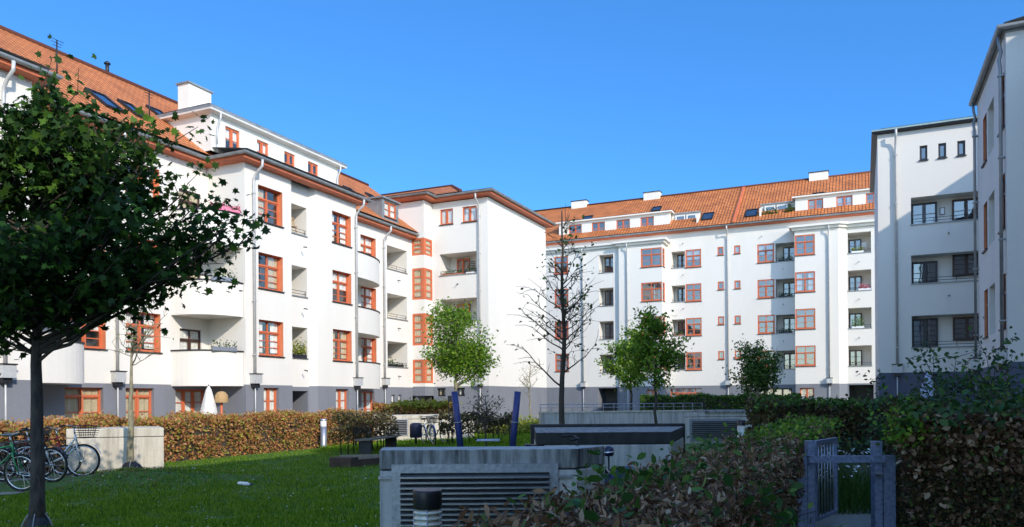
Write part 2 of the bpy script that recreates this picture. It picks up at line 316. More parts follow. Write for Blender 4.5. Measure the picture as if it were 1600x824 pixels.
# wall material slots
WM = ['plaster', 'plinth', 'reveal', 'inside', 'navy']
def facade(mb, parent, p, q, z0, z1, ops=(), plinth=None, base=None, pm=1):
    """one stretch of wall from p to q (left to right seen from outside), with real openings.
    op = dict(a, b: coordinate along the wall; z0, z1; k kind; ...)"""
    T, L, rz = frame(p, q); i = 0 if abs(q[0]-p[0]) > abs(q[1]-p[1]) else 1
    O = []
    for o in ops:
        o = dict(o); xa, xb = abs(o['a']-p[i]), abs(o['b']-p[i]); o['x0'], o['x1'] = min(xa, xb), max(xa, xb); O.append(o)
    xs = sorted({0, L} | {o[k] for o in O for k in ('x0', 'x1')}); zs = sorted({z0, z1} | {o[k] for o in O for k in ('z0', 'z1')} | ({plinth} if plinth else set()))
    for x0, x1 in zip(xs, xs[1:]):
        if x1-x0 < 1e-4: continue
        for a, c in zip(zs, zs[1:]):
            if c-a < 1e-4: continue
            mx, mz = (x0+x1)/2, (a+c)/2
            if any(o['x0'] < mx < o['x1'] and o['z0'] < mz < o['z1'] for o in O): continue
            mb.poly([T(x0, 0, a), T(x1, 0, a), T(x1, 0, c), T(x0, 0, c)], pm if (plinth and mz < plinth) else 0)
    for o in O:
        x0, x1, a, c = o['x0'], o['x1'], o['z0'], o['z1']; k = o['k']
        d = o.get('d', .2 if k == 'win' else 1.5); rm = o.get('rm', 2 if k == 'win' else 0)
        wallm = pm if (plinth and c <= plinth+.01) else 0
        if k in ('log', 'hole'): rm = o.get('rm', wallm)
        def tunnel(y0, y1, m):
            mb.poly([T(x0, y0, a), T(x0, y1, a), T(x0, y1, c), T(x0, y0, c)], m); mb.poly([T(x1, y1, a), T(x1, y0, a), T(x1, y0, c), T(x1, y1, c)], m)
            mb.poly([T(x0, y0, c), T(x0, y1, c), T(x1, y1, c), T(x1, y0, c)], m); mb.poly([T(x0, y1, a), T(x0, y0, a), T(x1, y0, a), T(x1, y1, a)], m)
        tunnel(0, d, rm)
        if k == 'win':
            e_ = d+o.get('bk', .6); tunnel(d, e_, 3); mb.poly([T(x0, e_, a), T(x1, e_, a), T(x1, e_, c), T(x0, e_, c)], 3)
            add_window(parent, T, rz, (x0+x1)/2, d, a+.002, x1-x0-.004, c-a-.004, o.get('cols', 2), o.get('tr', .68), o.get('bars', 2), o.get('mat', 'orange'), o.get('sill', d), o.get('fw', .055), o.get('name', 'window'), o.get('curt', 'full' if o.get('rm') == 1 and c - a > 1.2 else True))
        else:
            mb.poly([T(x0, d, a), T(x1, d, a), T(x1, d, c), T(x0, d, c)], o.get('bm', rm))
            for w in o.get('in', ()):                            # windows and doors on the loggia's back wall: (offset, width, z, height, cols, mat)
                off, ww, wz, wh, cols, wmat = w[:6]; bars = w[6] if len(w) > 6 else 3
                xc = x0+off+ww/2
                mb.box(xc-ww/2+.01, d-.05, wz+.01, xc+ww/2-.01, d-.004, wz+wh-.01, 3, T)
                add_window(parent, T, rz, xc, d-.13, wz, ww, wh, cols, None, bars, wmat, 0, .06, 'balcony_door' if wz-a < .3 else 'window', curt=False)
            if o.get('rail', True):
                r = MB(); h = o.get('rh', .28)
                for zz in (a+h, a+h*.5): r.tube([T(x0+.01, .06, zz), T(x1-.01, .06, zz)], .014, 5)
                nn = max(2, int((x1-x0)/.9)+1)
                for j in range(nn): xx = x0+.06+(x1-x0-.12)*j/(nn-1); r.tube([T(xx, .06, a), T(xx, .06, a+h)], .012, 5)
                r.build('railing', 'darkmetal', parent)
                cp = MB(); cp.box(x0-.04, -.05, a-.035, x1+.04, .0-.002, a+.02, 0, T); cp.build('coping', 'zinc', parent)
    return T, L, rz
def offs(path, o):
    out = []
    for k, p in enumerate(path):
        p = Vector(p); ds = []
        if k > 0: ds.append((p-Vector(path[k-1])).normalized())
        if k < len(path)-1: ds.append((Vector(path[k+1])-p).normalized())
        ns = [Vector((d.y, -d.x)) for d in ds]; n = sum(ns, Vector((0, 0))); n.normalize()
        out.append(p + n*(o/max(.3, n.dot(ns[0]))))
    return out
def sweep(mb, path, prof, sm=False):
    """prof: list of (outward offset, z, material of the strip that starts here)"""
    lines = [offs(path, o) for o, z, m in prof]
    for a in range(len(prof)-1):
        for k in range(len(path)-1):
            P = [(*lines[a][k], prof[a][1]), (*lines[a][k+1], prof[a][1]), (*lines[a+1][k+1], prof[a+1][1]), (*lines[a+1][k], prof[a+1][1])]
            mb.poly(P, prof[a][2], sm=sm)
def eave(parent, path, z, o=.45, gut='zinc', soffit='orange', rise=.2):
    e = MB(); sweep(e, path, [(-.02, z, 0), (o, z+.04, 0), (o, z+rise, 0)]); e.build('eave', [soffit], parent)
    q = MB(); r = .09; prof = [(o+.005+r-r*cos(pi*k/8), z+rise+.06-r*sin(pi*k/8)*1.1, 0) for k in range(9)]
    prof = prof + [(o+.19, z+rise+.085, 0), (o+.02, z+rise+.085, 0), (o-.35, z+rise+.20, 0)]
    sweep(q, path, prof); q.build('gutter', [gut], parent)
def slope(mb, a, b, c, d, m=0):
    """roof plane a-b along the eave, c-d along the ridge (c above b), tiled in metres"""
    a, b, c, d = map(Vector, (a, b, c, d)); ex = (b-a).normalized(); n = ex.cross((d-a)).normalized(); ey = n.cross(ex)
    uv = [((p-a).dot(ex), (p-a).dot(ey)) for p in (a, b, c, d)]
    mb.poly([a, b, c, d], m, uv)
def downpipe(parent, T, x, z1, z0, out=.62, box=True, mat='pipe', foot=0, r=.06):
    p = MB(); p.tube([T(x, -out, z1), T(x, -out+.02, z1-.28), T(x, -out*.55, z1-.48), T(x, -.14, z1-.72), T(x, -.11, z1-.95), T(x, -.11, z0+.2)], r, 8)
    p.tube([T(x, -.11, z0+.3), T(x, -.11, foot)], r*.55, 6)
    for k in range(int((z1-z0)/2.4)): zz = z0+1.2+2.4*k; p.box(x-.075, -.18, zz, x+.075, 0, zz+.04, 0, T)
    o = p.build('downpipe', [mat], parent)
    if box:
        q = MB(); q.box(x-.22, -.32, z0-.05, x+.22, 0, z0+.36, 0, T); q.box(x-.25, -.35, z0+.36, x+.25, 0, z0+.40, 1, T); q.box(x-.15, -.22, z0-.22, x+.15, -.0, z0-.05, 1, T)  # dark lower box stands for the shadow below the downpipe box
        q.build('downpipe_box', ['pipe', 'darkmetal'], parent)
def balcony(parent, pts, zb, zt, close, name='balcony'):
    """curved balcony: pts run along the outer face, left to right from outside; close closes the slab against the wall"""
    b = MB(); sweep(b, pts, [(0, zb, 0), (0, zt, 0)], True); sweep(b, pts, [(-.12, zt, 0), (-.12, zb+.2, 0)], True)
    b.poly([(*p, zb) for p in reversed(pts+close)]); b.poly([(*p, zb+.18) for p in pts+close])
    o = b.build(name, ['plaster'], parent)
    c = MB(); sweep(c, pts, [(.035, zt-.03, 0), (.035, zt+.03, 0), (-.15, zt+.03, 0), (-.15, zt-.03, 0)], True); cc = c.build('coping', ['darkmetal'], o, None)
    cc.location = (0, 0, 0)
    return o
def flush_quarter(c, ax, ay, n=14, e=2.6):
    """quarter of a superellipse round corner c; ax, ay are the two half-axes as vectors; runs from ax to ay"""
    out = []
    for k in range(n+1):
        w = pi/2*k/n; X, Y = abs(cos(w))**(2/e), abs(sin(w))**(2/e); out.append((c[0]+ax[0]*X+ay[0]*Y, c[1]+ax[1]*X+ay[1]*Y))
    return out
def skylight(parent, a, b, x, s, w, h, open_=False):
    """roof window: a = eave point at x=0, along-eave unit b[0], up-slope unit b[1]"""
    ex, ey = Vector(b[0]), Vector(b[1]); n = ex.cross(ey).normalized(); o = Vector(a)
    if n.z < 0: n = -n
    def T(x_, y_, z_): return tuple(o+ex*(x+x_)+ey*(s+y_)+n*z_)
    f = MB(); fw = .08
    for q in ((0, 0, w, fw), (0, h-fw, w, h), (0, fw, fw, h-fw), (w-fw, fw, w, h-fw)): f.box(q[0], q[1], 0, q[2], q[3], .12, 0, T)
    f.box(fw, fw, .002, w-fw, h-fw, .02, 1, T); fo = f.build('skylight', ['darkmetal', 'inside'], parent)
    g_ = MB(); g_.poly([T(fw, fw, .08), T(w-fw, fw, .08), T(w-fw, h-fw, .08), T(fw, h-fw, .08)]); gg = g_.build('pane', ['glassd'], fo); gg.location = (0, 0, 0)

# ------------------------------------------------------------------ left wing
Wn = lambda a, b, z0, z1, **k: dict(a=a, b=b, z0=z0, z1=z1, k='win', **k)
Lg = lambda a, b, z0, z1, **k: dict(a=a, b=b, z0=z0, z1=z1, k='log', **k)
UB, UF = -26.9, -24.7
A = thing('apartment_building', 'long white left wing with orange window reveals, rounded corner balconies and a tiled roof', 'building', (-27, 20, 0))
w = MB(); PL = 2.35
def row3(a, b, z=3.68, h=1.62, **k): return [Wn(a, b, z+3.04*i, z+3.04*i+h, d=.26, **k) for i in range(3)]
facade(w, A, (UF, -8), (UF, 16.4), 0, 12.2, row3(7, 8.6)+row3(12.2, 13.8)+[Wn(12.2, 13.4, .1, 2.2, rm=1, tr=None, bars=3)], PL)
facade(w, A, (UF, 16.4), (UB, 16.4), 0, 12.2, [], PL)
bd = lambda zz, a=24.3, b=25.5: dict(a=a, b=b, z0=zz, z1=zz+2.3, k='win', tr=.8, bars=3, mat='brown', rm=0, sill=0, d=.1)
ops = row3(19.23, 20.72)+row3(21.62, 23.3)+[bd(2.5), bd(5.54), bd(8.58), bd(2.5, 16.8, 17.9), bd(5.54, 16.8, 17.9), bd(8.58, 16.8, 17.9)]
ops += [Wn(19.0, 20.6, .05, 2.18, rm=1, tr=.85, bars=2, cols=2), Wn(21.6, 22.95, .05, 2.18, rm=1, tr=.85, bars=2), Wn(24.05, 25.75, .05, 2.15, rm=1, tr=None, bars=3, cols=3), Wn(16.9, 18.0, .05, 2.1, rm=1, tr=None, bars=3, mat='darkframe')]
facade(w, A, (UB, 16.4), (UB, 25.9), 0, 12.2, ops, PL)
facade(w, A, (UB, 25.9), (UF, 25.9), 0, 12.2, [], PL)
nich = (28.93, 30.5)
facade(w, A, (UF, 25.9), (UF, nich[0]), 0, 12.2, row3(26.72, 28.32, 3.68)+[Wn(27.0, 28.0, .05, 2.22, rm=1, tr=None, bars=3)], PL)
lo = [Lg(28.95, 30.4, 3.7+3.02*i, 5.21+2.97*i, d=1.3, **{'in': [(.35, .7, 2.75+3.02*i+.2, 2.1, 1, 'brown')]}) for i in range(3)]
facade(w, A, (UF, nich[0]), (UF-.3, nich[0]), 0, 12.2, [], PL)
facade(w, A, (UF-.3, nich[0]), (UF-.3, nich[1]), 0, 12.2, lo+[dict(a=28.98, b=30.4, z0=.02, z1=2.1, k='hole', d=1.6, bm=1, rail=False)], PL-.05)
facade(w, A, (UF-.3, nich[1]), (UF, nich[1]+.3), 0, 12.2, [], PL)
facade(w, A, (UF, nich[1]+.3), (UF, 34.1), 0, 12.2, row3(32.03, 33.62, 3.68)+[Wn(32.25, 33.35, .05, 2.22, rm=1, tr=None, bars=3)], PL)
facade(w, A, (UF, 34.1), (UB, 34.1), 0, 12.2, [], PL)
ops = row3(37.54, 39.1, 3.74)+[Lg(40.3, 42.6, 3.72+3.06*i, 5.32+2.99*i, d=1.5, **{'in': [(.1, .8, 2.9+3.05*i, 2.1, 1, 'darkframe'), (1.25, .8, 4.0+3.05*i, 1.1, 1, 'brown')]}) for i in range(3)]
ops += [Wn(37.54, 38.85, .05, 2.15, rm=1, tr=None, bars=3), Wn(40.72, 41.1, 1.5, 1.97, rm=1, cols=1, tr=None, bars=0, mat='white', curt=False), Wn(41.5, 41.86, 1.5, 1.97, rm=1, cols=1, tr=None, bars=0, mat='white', curt=False)]
facade(w, A, (UB, 34.1), (UB, 43.2), 0, 12.2, ops, PL+.1)
facade(w, A, (-39, -8), (UF, -8), 0, 12.2, [], PL); facade(w, A, (-39, 43.2), (-39, -8), 0, 12.2, [], PL)
w.poly([(-39, -8, 12.2), (UF, -8, 12.2), (-32.5, -8, 17.2)])
w.build('wall', WM, A)
pathA = [(UF, -8), (UF, 16.4), (UB, 16.4), (UB, 25.9), (UF, 25.9), (UF, 34.1), (UB, 34.1), (UB, 43.1)]
eave(A, pathA, 12.15)
r = MB(); ZE = 12.58; RU, RZ = -33, 17.42
slope(r, (-26.35, -8, ZE), (-26.35, 47, ZE), (RU, 47, RZ), (RU, -8, RZ)); slope(r, (-39.6, 47, ZE), (-39.6, -8, ZE), (RU, -8, RZ), (RU, 47, RZ))
for a, b in ((-8, 16.8), (25.5, 34.5)): r.poly([(-24.15, a, 12.58), (-24.15, b, 12.58), (-26.9, b, 13.02), (-26.9, a, 13.02)], 1)
ro = r.build('roof', ['tile', 'zinc'], A)
rc = MB(); rc.tube([(RU, -8, RZ+.02), (RU, 47, RZ+.02)], .12, 7); x = rc.build('ridge_cap', 'tile', ro); x.location = (0, 0, 0)
c = MB(); c.box(-29.9, 27.0, 13.5, -29.2, 28.4, 16.85, 0); c.box(-29.98, 26.92, 16.85, -29.12, 28.48, 16.93, 1); x = c.build('chimney', ['plaster', 'zinc'], ro); x.location = (0, 0, 0)
# attic box over the bay
dm = MB(); facade(dm, A, (-26.2, 25.45), (-26.2, 34.55), 12.75, 14.45, [Wn(26.3, 27.2, 13.05, 14.12, rm=0, d=.1, tr=None, bars=1), Wn(28.3, 29.1, 13.05, 14.12, rm=0, d=.1, tr=None, bars=1), Wn(30.2, 31.0, 13.05, 14.12, rm=0, d=.1, tr=None, bars=1), Wn(32.0, 32.85, 13.05, 14.12, rm=0, d=.1, tr=None, bars=1)])
facade(dm, A, (-32, 25.45), (-26.2, 25.45), 12.75, 14.45); facade(dm, A, (-26.2, 34.55), (-32, 34.55), 12.75, 14.45)
sweep(dm, [(-32, 25.45), (-26.2, 25.45), (-26.2, 34.55), (-32, 34.55)], [(-.01, 14.40, 0), (.32, 14.45, 0), (.34, 14.52, 5), (.34, 14.66, 5), (-.05, 14.78, 5)])
dm.poly([(-32, 25.2, 14.74), (-26.0, 25.2, 14.74), (-26.0, 34.8, 14.74), (-32, 34.8, 14.74)], 5)
dm.build('dormer', WM+['zinc'], A)
T, L, rz = frame((UF, 25.9), (UF, 34.1)); downpipe(A, T, .45, 12.3, 2.45); downpipe(A, T, 8.05, 12.3, 2.45)
T, L, rz = frame((-26.2, 25.45), (-26.2, 34.55)); downpipe(A, T, .25, 14.45, 12.9, .35, False, foot=12.7, r=.045); downpipe(A, T, 8.85, 14.45, 12.9, .35, False, foot=12.7, r=.045)
T, L, rz = frame((UB, 16.4), (UB, 25.9)); downpipe(A, T, 4.75, 12.3, 2.45)
T, L, rz = frame((UB, 34.1), (UB, 43.2)); downpipe(A, T, 5.75, 12.3, 2.6)
T, L, rz = frame((UF, -8), (UF, 16.4)); downpipe(A, T, 23.4, 12.3, 2.45)
for i in range(3):
    zb, zt = 2.28+3.04*i, 3.8+3.0*i
    P = flush_quarter((UB, 25.88), (0, -2.05), (2.08, 0)); balcony(A, P, zb, zt, [(UB, 25.88)])
    P = flush_quarter((UB, 34.12), (1.9, 0), (0, 4.4), e=2.2); balcony(A, P, zb, zt-.05, [(UB, 34.12)])
    P = flush_quarter((UB, 16.42), (1.9, 0), (0, 2.75), e=3); balcony(A, P, zb, zt-.05, [(UB, 16.42)])
sa = (-26.35, 0, ZE); ey = Vector((RU+26.35, 0, RZ-ZE)).normalized(); sb = ((0, 1, 0), tuple(ey))
for x, s, ww, hh in ((18.0, .9, .9, 1.5), (21.3, 1.5, .9, 1.6), (23.0, 1.9, .7, 1.5), (25.2, 3.4, .8, 1.1), (39.8, 3.2, .8, 1.2), (43.0, 3.9, .8, 1.2)): skylight(A, sa, sb, x, s, ww, hh)
z = MB(); T, L, rz = frame((-26.55, 39.3), (-26.55, 41.1))
facade(z, A, (-29.5, 39.3), (-26.55, 39.3), 12.6, 13.95); facade(z, A, (-26.55, 39.3), (-26.55, 41.1), 12.6, 13.95, [Wn(39.55, 40.85, 12.9, 13.85, d=.08, rm=0, tr=None, bars=1)]); facade(z, A, (-26.55, 41.1), (-29.5, 41.1), 12.6, 13.95)
z.box(-30, 39.15, 13.95, -26.4, 41.25, 14.05)
for k in range(6): z.box(-29.2+.45*k, 39.27, 12.6, -29.17+.45*k, 39.3, 13.95)
z.build('dormer', ['zinc', 'zinc', 'zinc', 'inside', 'zinc'], A)

# ------------------------------------------------------------------ left corner block
VB, US = 44.3, -21.85
B = thing('corner_building', 'taller white corner block with glazed stair bay and blank sunlit side wall', 'building', (-26, 48, 0))
w = MB(); ZB = 14.65
st = [(11.1, 12.22), (8.2, 10.25), (5.2, 7.28), (2.72, 4.27)]
sw = lambda a, b, d: [Wn(a, b, z0, z1, d=.05, cols=1, tr=None, bars=max(2, int((z1-z0)/.42)-1), sill=0, fw=.09, curt=False, name='stair_window', bk=.09) for z0, z1 in st]
facade(w, B, (UB, 43.2), (-25.95, 43.2), 1.9, ZB, sw(UB+.02, -26.1, 0), 2.5)
facade(w, B, (-25.95, 43.2), (-25.95, VB), 1.9, ZB, sw(43.36, VB-.06, 0), 2.5)
for z0, z1 in st: m_ = MB(); m_.box(-26.1, 43.19, z0, -25.94, 43.36, z1); m_.build('corner_post', 'orange', B)
w.poly([(UB, 43.2, 1.9), (-25.95, 43.2, 1.9), (-25.95, VB, 1.9), (UB, VB, 1.9)], 1)
w.box(UB+.1, 43.35, 0, UB+.3, VB, 1.9, 1); w.box(UB+.3, VB-.06, 0, -26.1, VB-.02, 1.85, 3)
lg = [Lg(-25.42, -22.68, 9.82-3.03*i, 11.25-3.0*i, d=1.5, **{'in': [(.55, .95, 9.1-3.03*i, 2.0, 2, 'orange'), (2.2, .5, 8.9-3.03*i, 2.1, 1, 'darkframe')]}) for i in range(3)]
facade(w, B, (-25.95, VB), (US, VB), 0, ZB, lg+[Wn(-25.38, -24.4, 13.18, 14.2, rm=0, d=.1, tr=None, bars=0), Wn(-23.7, -22.65, 13.18, 14.2, rm=0, d=.1, tr=None, bars=0), Wn(-25.7, -25.05, 1.85, 2.4, rm=1, cols=1, tr=None, bars=0, mat='darkframe', sill=0), Wn(-24.2, -23.6, 1.85, 2.4, rm=1, cols=1, tr=None, bars=0, mat='darkframe', sill=0)], 2.5)
facade(w, B, (US, VB), (US, 54.2), 0, ZB, [], 2.5); facade(w, B, (US, 54.2), (-36, 54.2), 0, ZB, [], 2.5); facade(w, B, (-36, 43.2), (UB, 43.2), 11.5, ZB, []); facade(w, B, (-36, 54.2), (-36, 43.2), 0, ZB)
w.build('wall', WM, B)
eave(B, [(-36, 43.2), (-25.95, 43.2), (-25.95, VB), (US, VB), (US, 54.2), (-36, 54.2)], ZB+.05, .48)
r = MB(); zr = 17.25; e0, e1, eu = VB-.6, 54.8, -23.5; mv = (e0+e1)/2; hu = -27.2; ze = ZB+.42
r.poly([(eu-.3, e0, ze-.03), (US+.6, e0, ze-.03), (US+.6, e1, ze-.03), (eu-.3, e1, ze-.03)], 1)
slope(r, (-37, e0, ze), (eu, e0, ze), (hu, mv, zr), (-37, mv, zr)); slope(r, (eu, e1, ze), (-37, e1, ze), (-37, mv, zr), (hu, mv, zr))
r.poly([(eu, e0, ze), (eu, e1, ze), (hu, mv, zr)], 0, [(0, 0), (11, 0), (5.5, 5.8)])
r.poly([(-36, 42.65, ze), (-25.35, 42.65, ze), (-25.35, e0+.02, ze+.05), (-36, e0+.02, ze+.05)], 1)
ro = r.build('roof', ['tile', 'zinc'], B)
q = MB(); q.tube([(-37, mv, zr), (hu, mv, zr), (eu, e0, ze+.03)], .11, 7); x = q.build('ridge_cap', 'tile', ro); x.location = (0, 0, 0)
T, L, rz = frame((-25.95, VB), (US, VB)); downpipe(B, T, 3.52, ZB+.15, 2.65)

# ------------------------------------------------------------------ back wing
VW, VP = 68.5, 67.2
PANE, DRAPED = 'glassd', .4
Cw = thing('apartment_building', 'long white back wing of five storeys with red roof, attic dormers and orange windows', 'building', (-10, 70, 0))
w = MB(); ZC = 16.35; PC = 2.72
def row4(a, b, z0, z1, **k): return [Wn(a, b, z0-3.03*i, z1-3.03*i, **k) for i in range(4)]
def lrow4(a, b, z0, z1, d, inn, **k): return [Lg(a, b, z0-3.03*i, z1-3.03*i, d=d, **{'in': [(o, ww, zz-3.03*i, hh, cc, mm) for o, ww, zz, hh, cc, mm in inn]}, **k) for i in range(4)]
ob = dict(d=.06, tr=.66, bars=1, sill=.06, fw=.1)
facade(w, Cw, (-34, VP), (-19.9, VP), 0, ZC-.8, row4(-26.2, -24.85, 13.3, 14.95, **ob)+row4(-31, -29.6, 13.3, 14.95, **ob)+lrow4(-21.85, -20.5, 13.1, 14.75, 1.2, [(.2, 1.0, 12.9, 1.75, 2, 'brown')])+[dict(a=-22, b=-20.2, z0=0, z1=2.6, k='hole', d=2, bm=3, rail=False)], PC)
facade(w, Cw, (-19.9, VP-.3), (-15.95, VP-.3), 0, ZC-.8, row4(-17.86, -16.0, 13.25, 14.92, **ob)+[Wn(-17.4, -16.4, .4, 2.4, rm=1, tr=None, bars=3)], PC)
facade(w, Cw, (-19.9, VP), (-19.9, VP-.3), 0, ZC-.8, [], PC)
facade(w, Cw, (-15.95, VP-.3), (-15.95, VW), 0, ZC-.8, row4(VP-.2, VP+.62, 13.25, 14.92, cols=1, **ob), PC)
ops = lrow4(-15.5, -14.3, 13.25, 14.72, 1.2, [(.3, .85, 12.6, 2.0, 2, 'brown')])+row4(-14.25, -12.87, 13.2, 14.78, **ob)
for a in (-11.46, -10.05): ops += row4(a, a+.52, 14.08, 14.8, cols=1, tr=None, bars=0, d=.05, sill=.05, fw=.07)
ops += row4(-8.13, -6.75, 13.12, 14.72, **ob)+lrow4(-6.65, -5.1, 13.1, 14.68, 1.3, [(.5, 1.0, 12.5, 2.0, 2, 'darkframe')])
ops += [Wn(-15.7, -12.9, .9, 2.5, rm=1, cols=5, tr=.75, bars=0, d=.3), Wn(-8.4, -5.4, .6, 2.4, rm=1, cols=4, tr=None, bars=2, d=.3, mat='brown')]
facade(w, Cw, (-15.95, VW), (-5.02, VW), 0, ZC, ops, PC)
facade(w, Cw, (-5.02, VW), (-5.02, VP), 0, ZC-.8, [], PC)
facade(w, Cw, (-5.02, VP), (-1.7, VP), 0, ZC-.8, row4(-5.0, -3.47, 13.27, 14.94, **ob)+[Wn(-4.7, -3.6, .5, 2.4, rm=1, tr=None, bars=3)], PC)
facade(w, Cw, (-1.7, VP), (-1.1, VP+.5), 0, ZC-.8, [], PC)
facade(w, Cw, (-1.1, VP+.5), (10, VP+.5), 0, ZC-.8, lrow4(-1.02, .68, 13.2, 14.85, 1.5, [(.05, .95, 12.6, 1.95, 2, 'brown')], rm=0)+[dict(a=-1.0, b=.8, z0=0, z1=2.6, k='hole', d=2, bm=3, rail=False)], PC)
facade(w, Cw, (-34, VW), (-15.95, VW), ZC-.9, ZC); facade(w, Cw, (-5.02, VW), (10, VW), ZC-.9, ZC); facade(w, Cw, (10, 82), (-34, 82), 0, ZC); facade(w, Cw, (10, VP), (10, 82), 0, ZC); facade(w, Cw, (-34, 82), (-34, VP), 0, ZC)
w.build('wall', WM, Cw)
for path in ([(-34, VP), (-19.9, VP), (-19.9, VP-.3), (-15.95, VP-.3), (-15.95, VW)], [(-5.02, VW), (-5.02, VP), (-1.7, VP), (-1.1, VP+.5), (10, VP+.5)]):
    k = MB(); sweep(k, path, [(-.02, 15.28, 0), (.22, 15.32, 0), (.22, 15.5, 0), (.42, 15.53, 0), (.42, 15.7, 0), (-1.4, 15.9, 1)]); k.build('cornice', ['plaster', 'zinc'], Cw)
eave(Cw, [(-34, VW), (10, VW)], ZC, .45, soffit='orange', rise=.14)
r = MB(); ze = ZC+.36; vr = 75; zr = 21.5
slope(r, (-34, VW-.3, ze), (10, VW-.3, ze), (10, vr, zr), (-34, vr, zr)); slope(r, (10, 82, ze), (-34, 82, ze), (-34, vr, zr), (10, vr, zr))
ro = r.build('roof', ['tile'], Cw)
q = MB(); q.tube([(-34, vr, zr), (10, vr, zr)], .13, 7); x = q.build('ridge_cap', 'tile', ro); x.location = (0, 0, 0)
for a in (-27.2, -19.6, -4.3):
    q = MB(); q.box(a, vr-.4, zr-.7, a+1.6, vr+.4, zr+.45, 0); q.box(a-.06, vr-.46, zr+.45, a+1.66, vr+.46, zr+.52, 1)
    x = q.build('chimney', ['plaster', 'darkmetal'], ro); x.location = (0, 0, 0)
ey = Vector((0, vr-VW+.3, zr-ze)).normalized(); sa = (0, VW-.3, ze); sb = ((1, 0, 0), tuple(ey))
rs = MB()
def RT(x, s, n): p = Vector(sa)+Vector((1, 0, 0))*x+ey*s+Vector((0, -ey.z, ey.y))*n; return tuple(p)
rs.box(-10.15, 0, 0, -9.95, 8.1, .12, 0, RT); x = rs.build('fire_wall_strip', 'orange', ro); x.location = (0, 0, 0)
for x_, s, ww, hh in ((-25.0, 4.2, .9, 1.0), (-18.2, 4.6, .9, 1.0), (-13.0, 1.2, 1.0, 1.5), (-9.2, .9, 1.0, 1.5), (-3.9, 3.6, 1.0, 1.0)): skylight(Cw, sa, sb, x_, s, ww, hh)
rs = MB()
for a in (-22.3, -20.3, .2, 1.6):
    for dx in (0, .4): rs.tube([RT(a+dx, 3.9, .0), RT(a+dx, 3.9, .28), RT(a+dx, 3.6, .38)], .09, 8)
x = rs.build('vent_tile', 'terracotta', ro); x.location = (0, 0, 0)
def cdormer(a0, a1, wins, top=18.6):
    d = MB(); facade(d, Cw, (a0, 69.2), (a1, 69.2), 16.6, top-.12, [Wn(p_, q_, 17.08, 18.26, d=.1, rm=0, tr=None, bars=1) for p_, q_ in wins])
    d.poly([(a0, 69.2, 16.7), (a0, 69.2, top-.1), (a0, 71.6, top-.1), (a0, 71.6, 18.2)]); d.poly([(a1, 69.2, 16.7), (a1, 71.6, 18.2), (a1, 71.6, top-.1), (a1, 69.2, top-.1)])
    sweep(d, [(a0, 72), (a0, 69.2), (a1, 69.2), (a1, 72)], [(-.02, top-.14, 0), (.25, top-.12, 0), (.25, top, 5), (-.2, top+.1, 5)])
    d.poly([(a0-.1, 69.1, top+.06), (a1+.1, 69.1, top+.06), (a1+.1, 72.2, top+.5), (a0-.1, 72.2, top+.5)], 5)
    d.build('dormer', WM+['zinc'], Cw)
cdormer(-26.5, -15.8, [(-25.5, -24.2), (-23.2, -21.9), (-20.8, -19.5), (-18.5, -17.25)])
cdormer(-5.1, 9.5, [(-4.1, -2.9), (-1.9, -.66), (.34, 1.6), (3, 4.2)])
for a0, a1, nm in ((-15.75, -13.2, 0), (-8.0, -5.15, 1)):          # roof terraces cut beside the dormers
    d = MB(); d.box(a0+.02, 69.9, 16.6, a1, 70.1, 18.35, 0); d.box(a0-.0, 69.75, 18.35, a1+.05, 71.6, 18.45, 2)
    d.box(a0+.02 if nm else a1-.14, 68.9, 16.8, a0+.16 if nm else a1, 70.0, 17.9, 0); d.box(a0+.05, 69.0, 16.75, a1-.05, 69.9, 17.05, 2)
    T, L, rz = frame((a0, 69.9), (a1, 69.9)); d.box(.3, -.03, 17.05, L-.35, -.003, 18.25, 1, T)
    d.build('roof_terrace', ['plaster', 'inside', 'zinc'], Cw)
    for xo in (.8, 1.8): add_window(Cw, T, rz, xo, -.1, 17.08, .9, 1.15, 1, None, 0, 'white', 0, .07, curt=False)
for x_, T0 in ((-2.42, ((-5.02, VP), (-1.7, VP))), (-19.1, ((-19.9, VP-.3), (-15.95, VP-.3)))):
    T, L, rz = frame(*T0); downpipe(Cw, T, abs(x_-T0[0][0]), 15.5, 2.8, .35)
T, L, rz = frame((-15.95, VW), (-5.02, VW)); downpipe(Cw, T, 5.36, ZC+.1, 2.8)
T, L, rz = frame((-34, VP), (-19.9, VP)); downpipe(Cw, T, 34-23.4, 15.4, 2.8, .35)

# ------------------------------------------------------------------ right corner block
D = thing('corner_building', 'white corner block half in shadow, with wide loggias and three tiny attic windows', 'building', (3, 46, 0))
w = MB(); VD = 43.0; ZD = 14.85
lg = []
for i, (z0, z1) in enumerate(((10.15, 11.5), (7.2, 8.63), (4.03, 5.62))):
    inn = [(.05, 1.15, z0-.9 if i < 2 else z0-.0, 2.1 if i < 2 else 1.5, 2, 'darkframe', 3 if i < 2 else 4), (1.85, 1.2, z0-.9 if i == 0 else z0+.35, 2.1 if i == 0 else 1.15, 2, 'brown', 3)]
    lg.append(Lg(2.24, 5.2, z0, z1, d=.9, **{'in': inn}))
tiny = [Wn(a, a+.34, 13.3, 14.02, d=.12, rm=0, cols=1, tr=None, bars=0, mat='darkframe', curt=False) for a in (2.64, 3.45, 4.26)]
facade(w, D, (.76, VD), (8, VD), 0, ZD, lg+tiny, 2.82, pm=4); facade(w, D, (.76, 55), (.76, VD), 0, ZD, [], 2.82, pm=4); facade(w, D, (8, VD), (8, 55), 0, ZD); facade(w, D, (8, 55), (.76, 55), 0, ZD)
w.build('wall', WM, D)
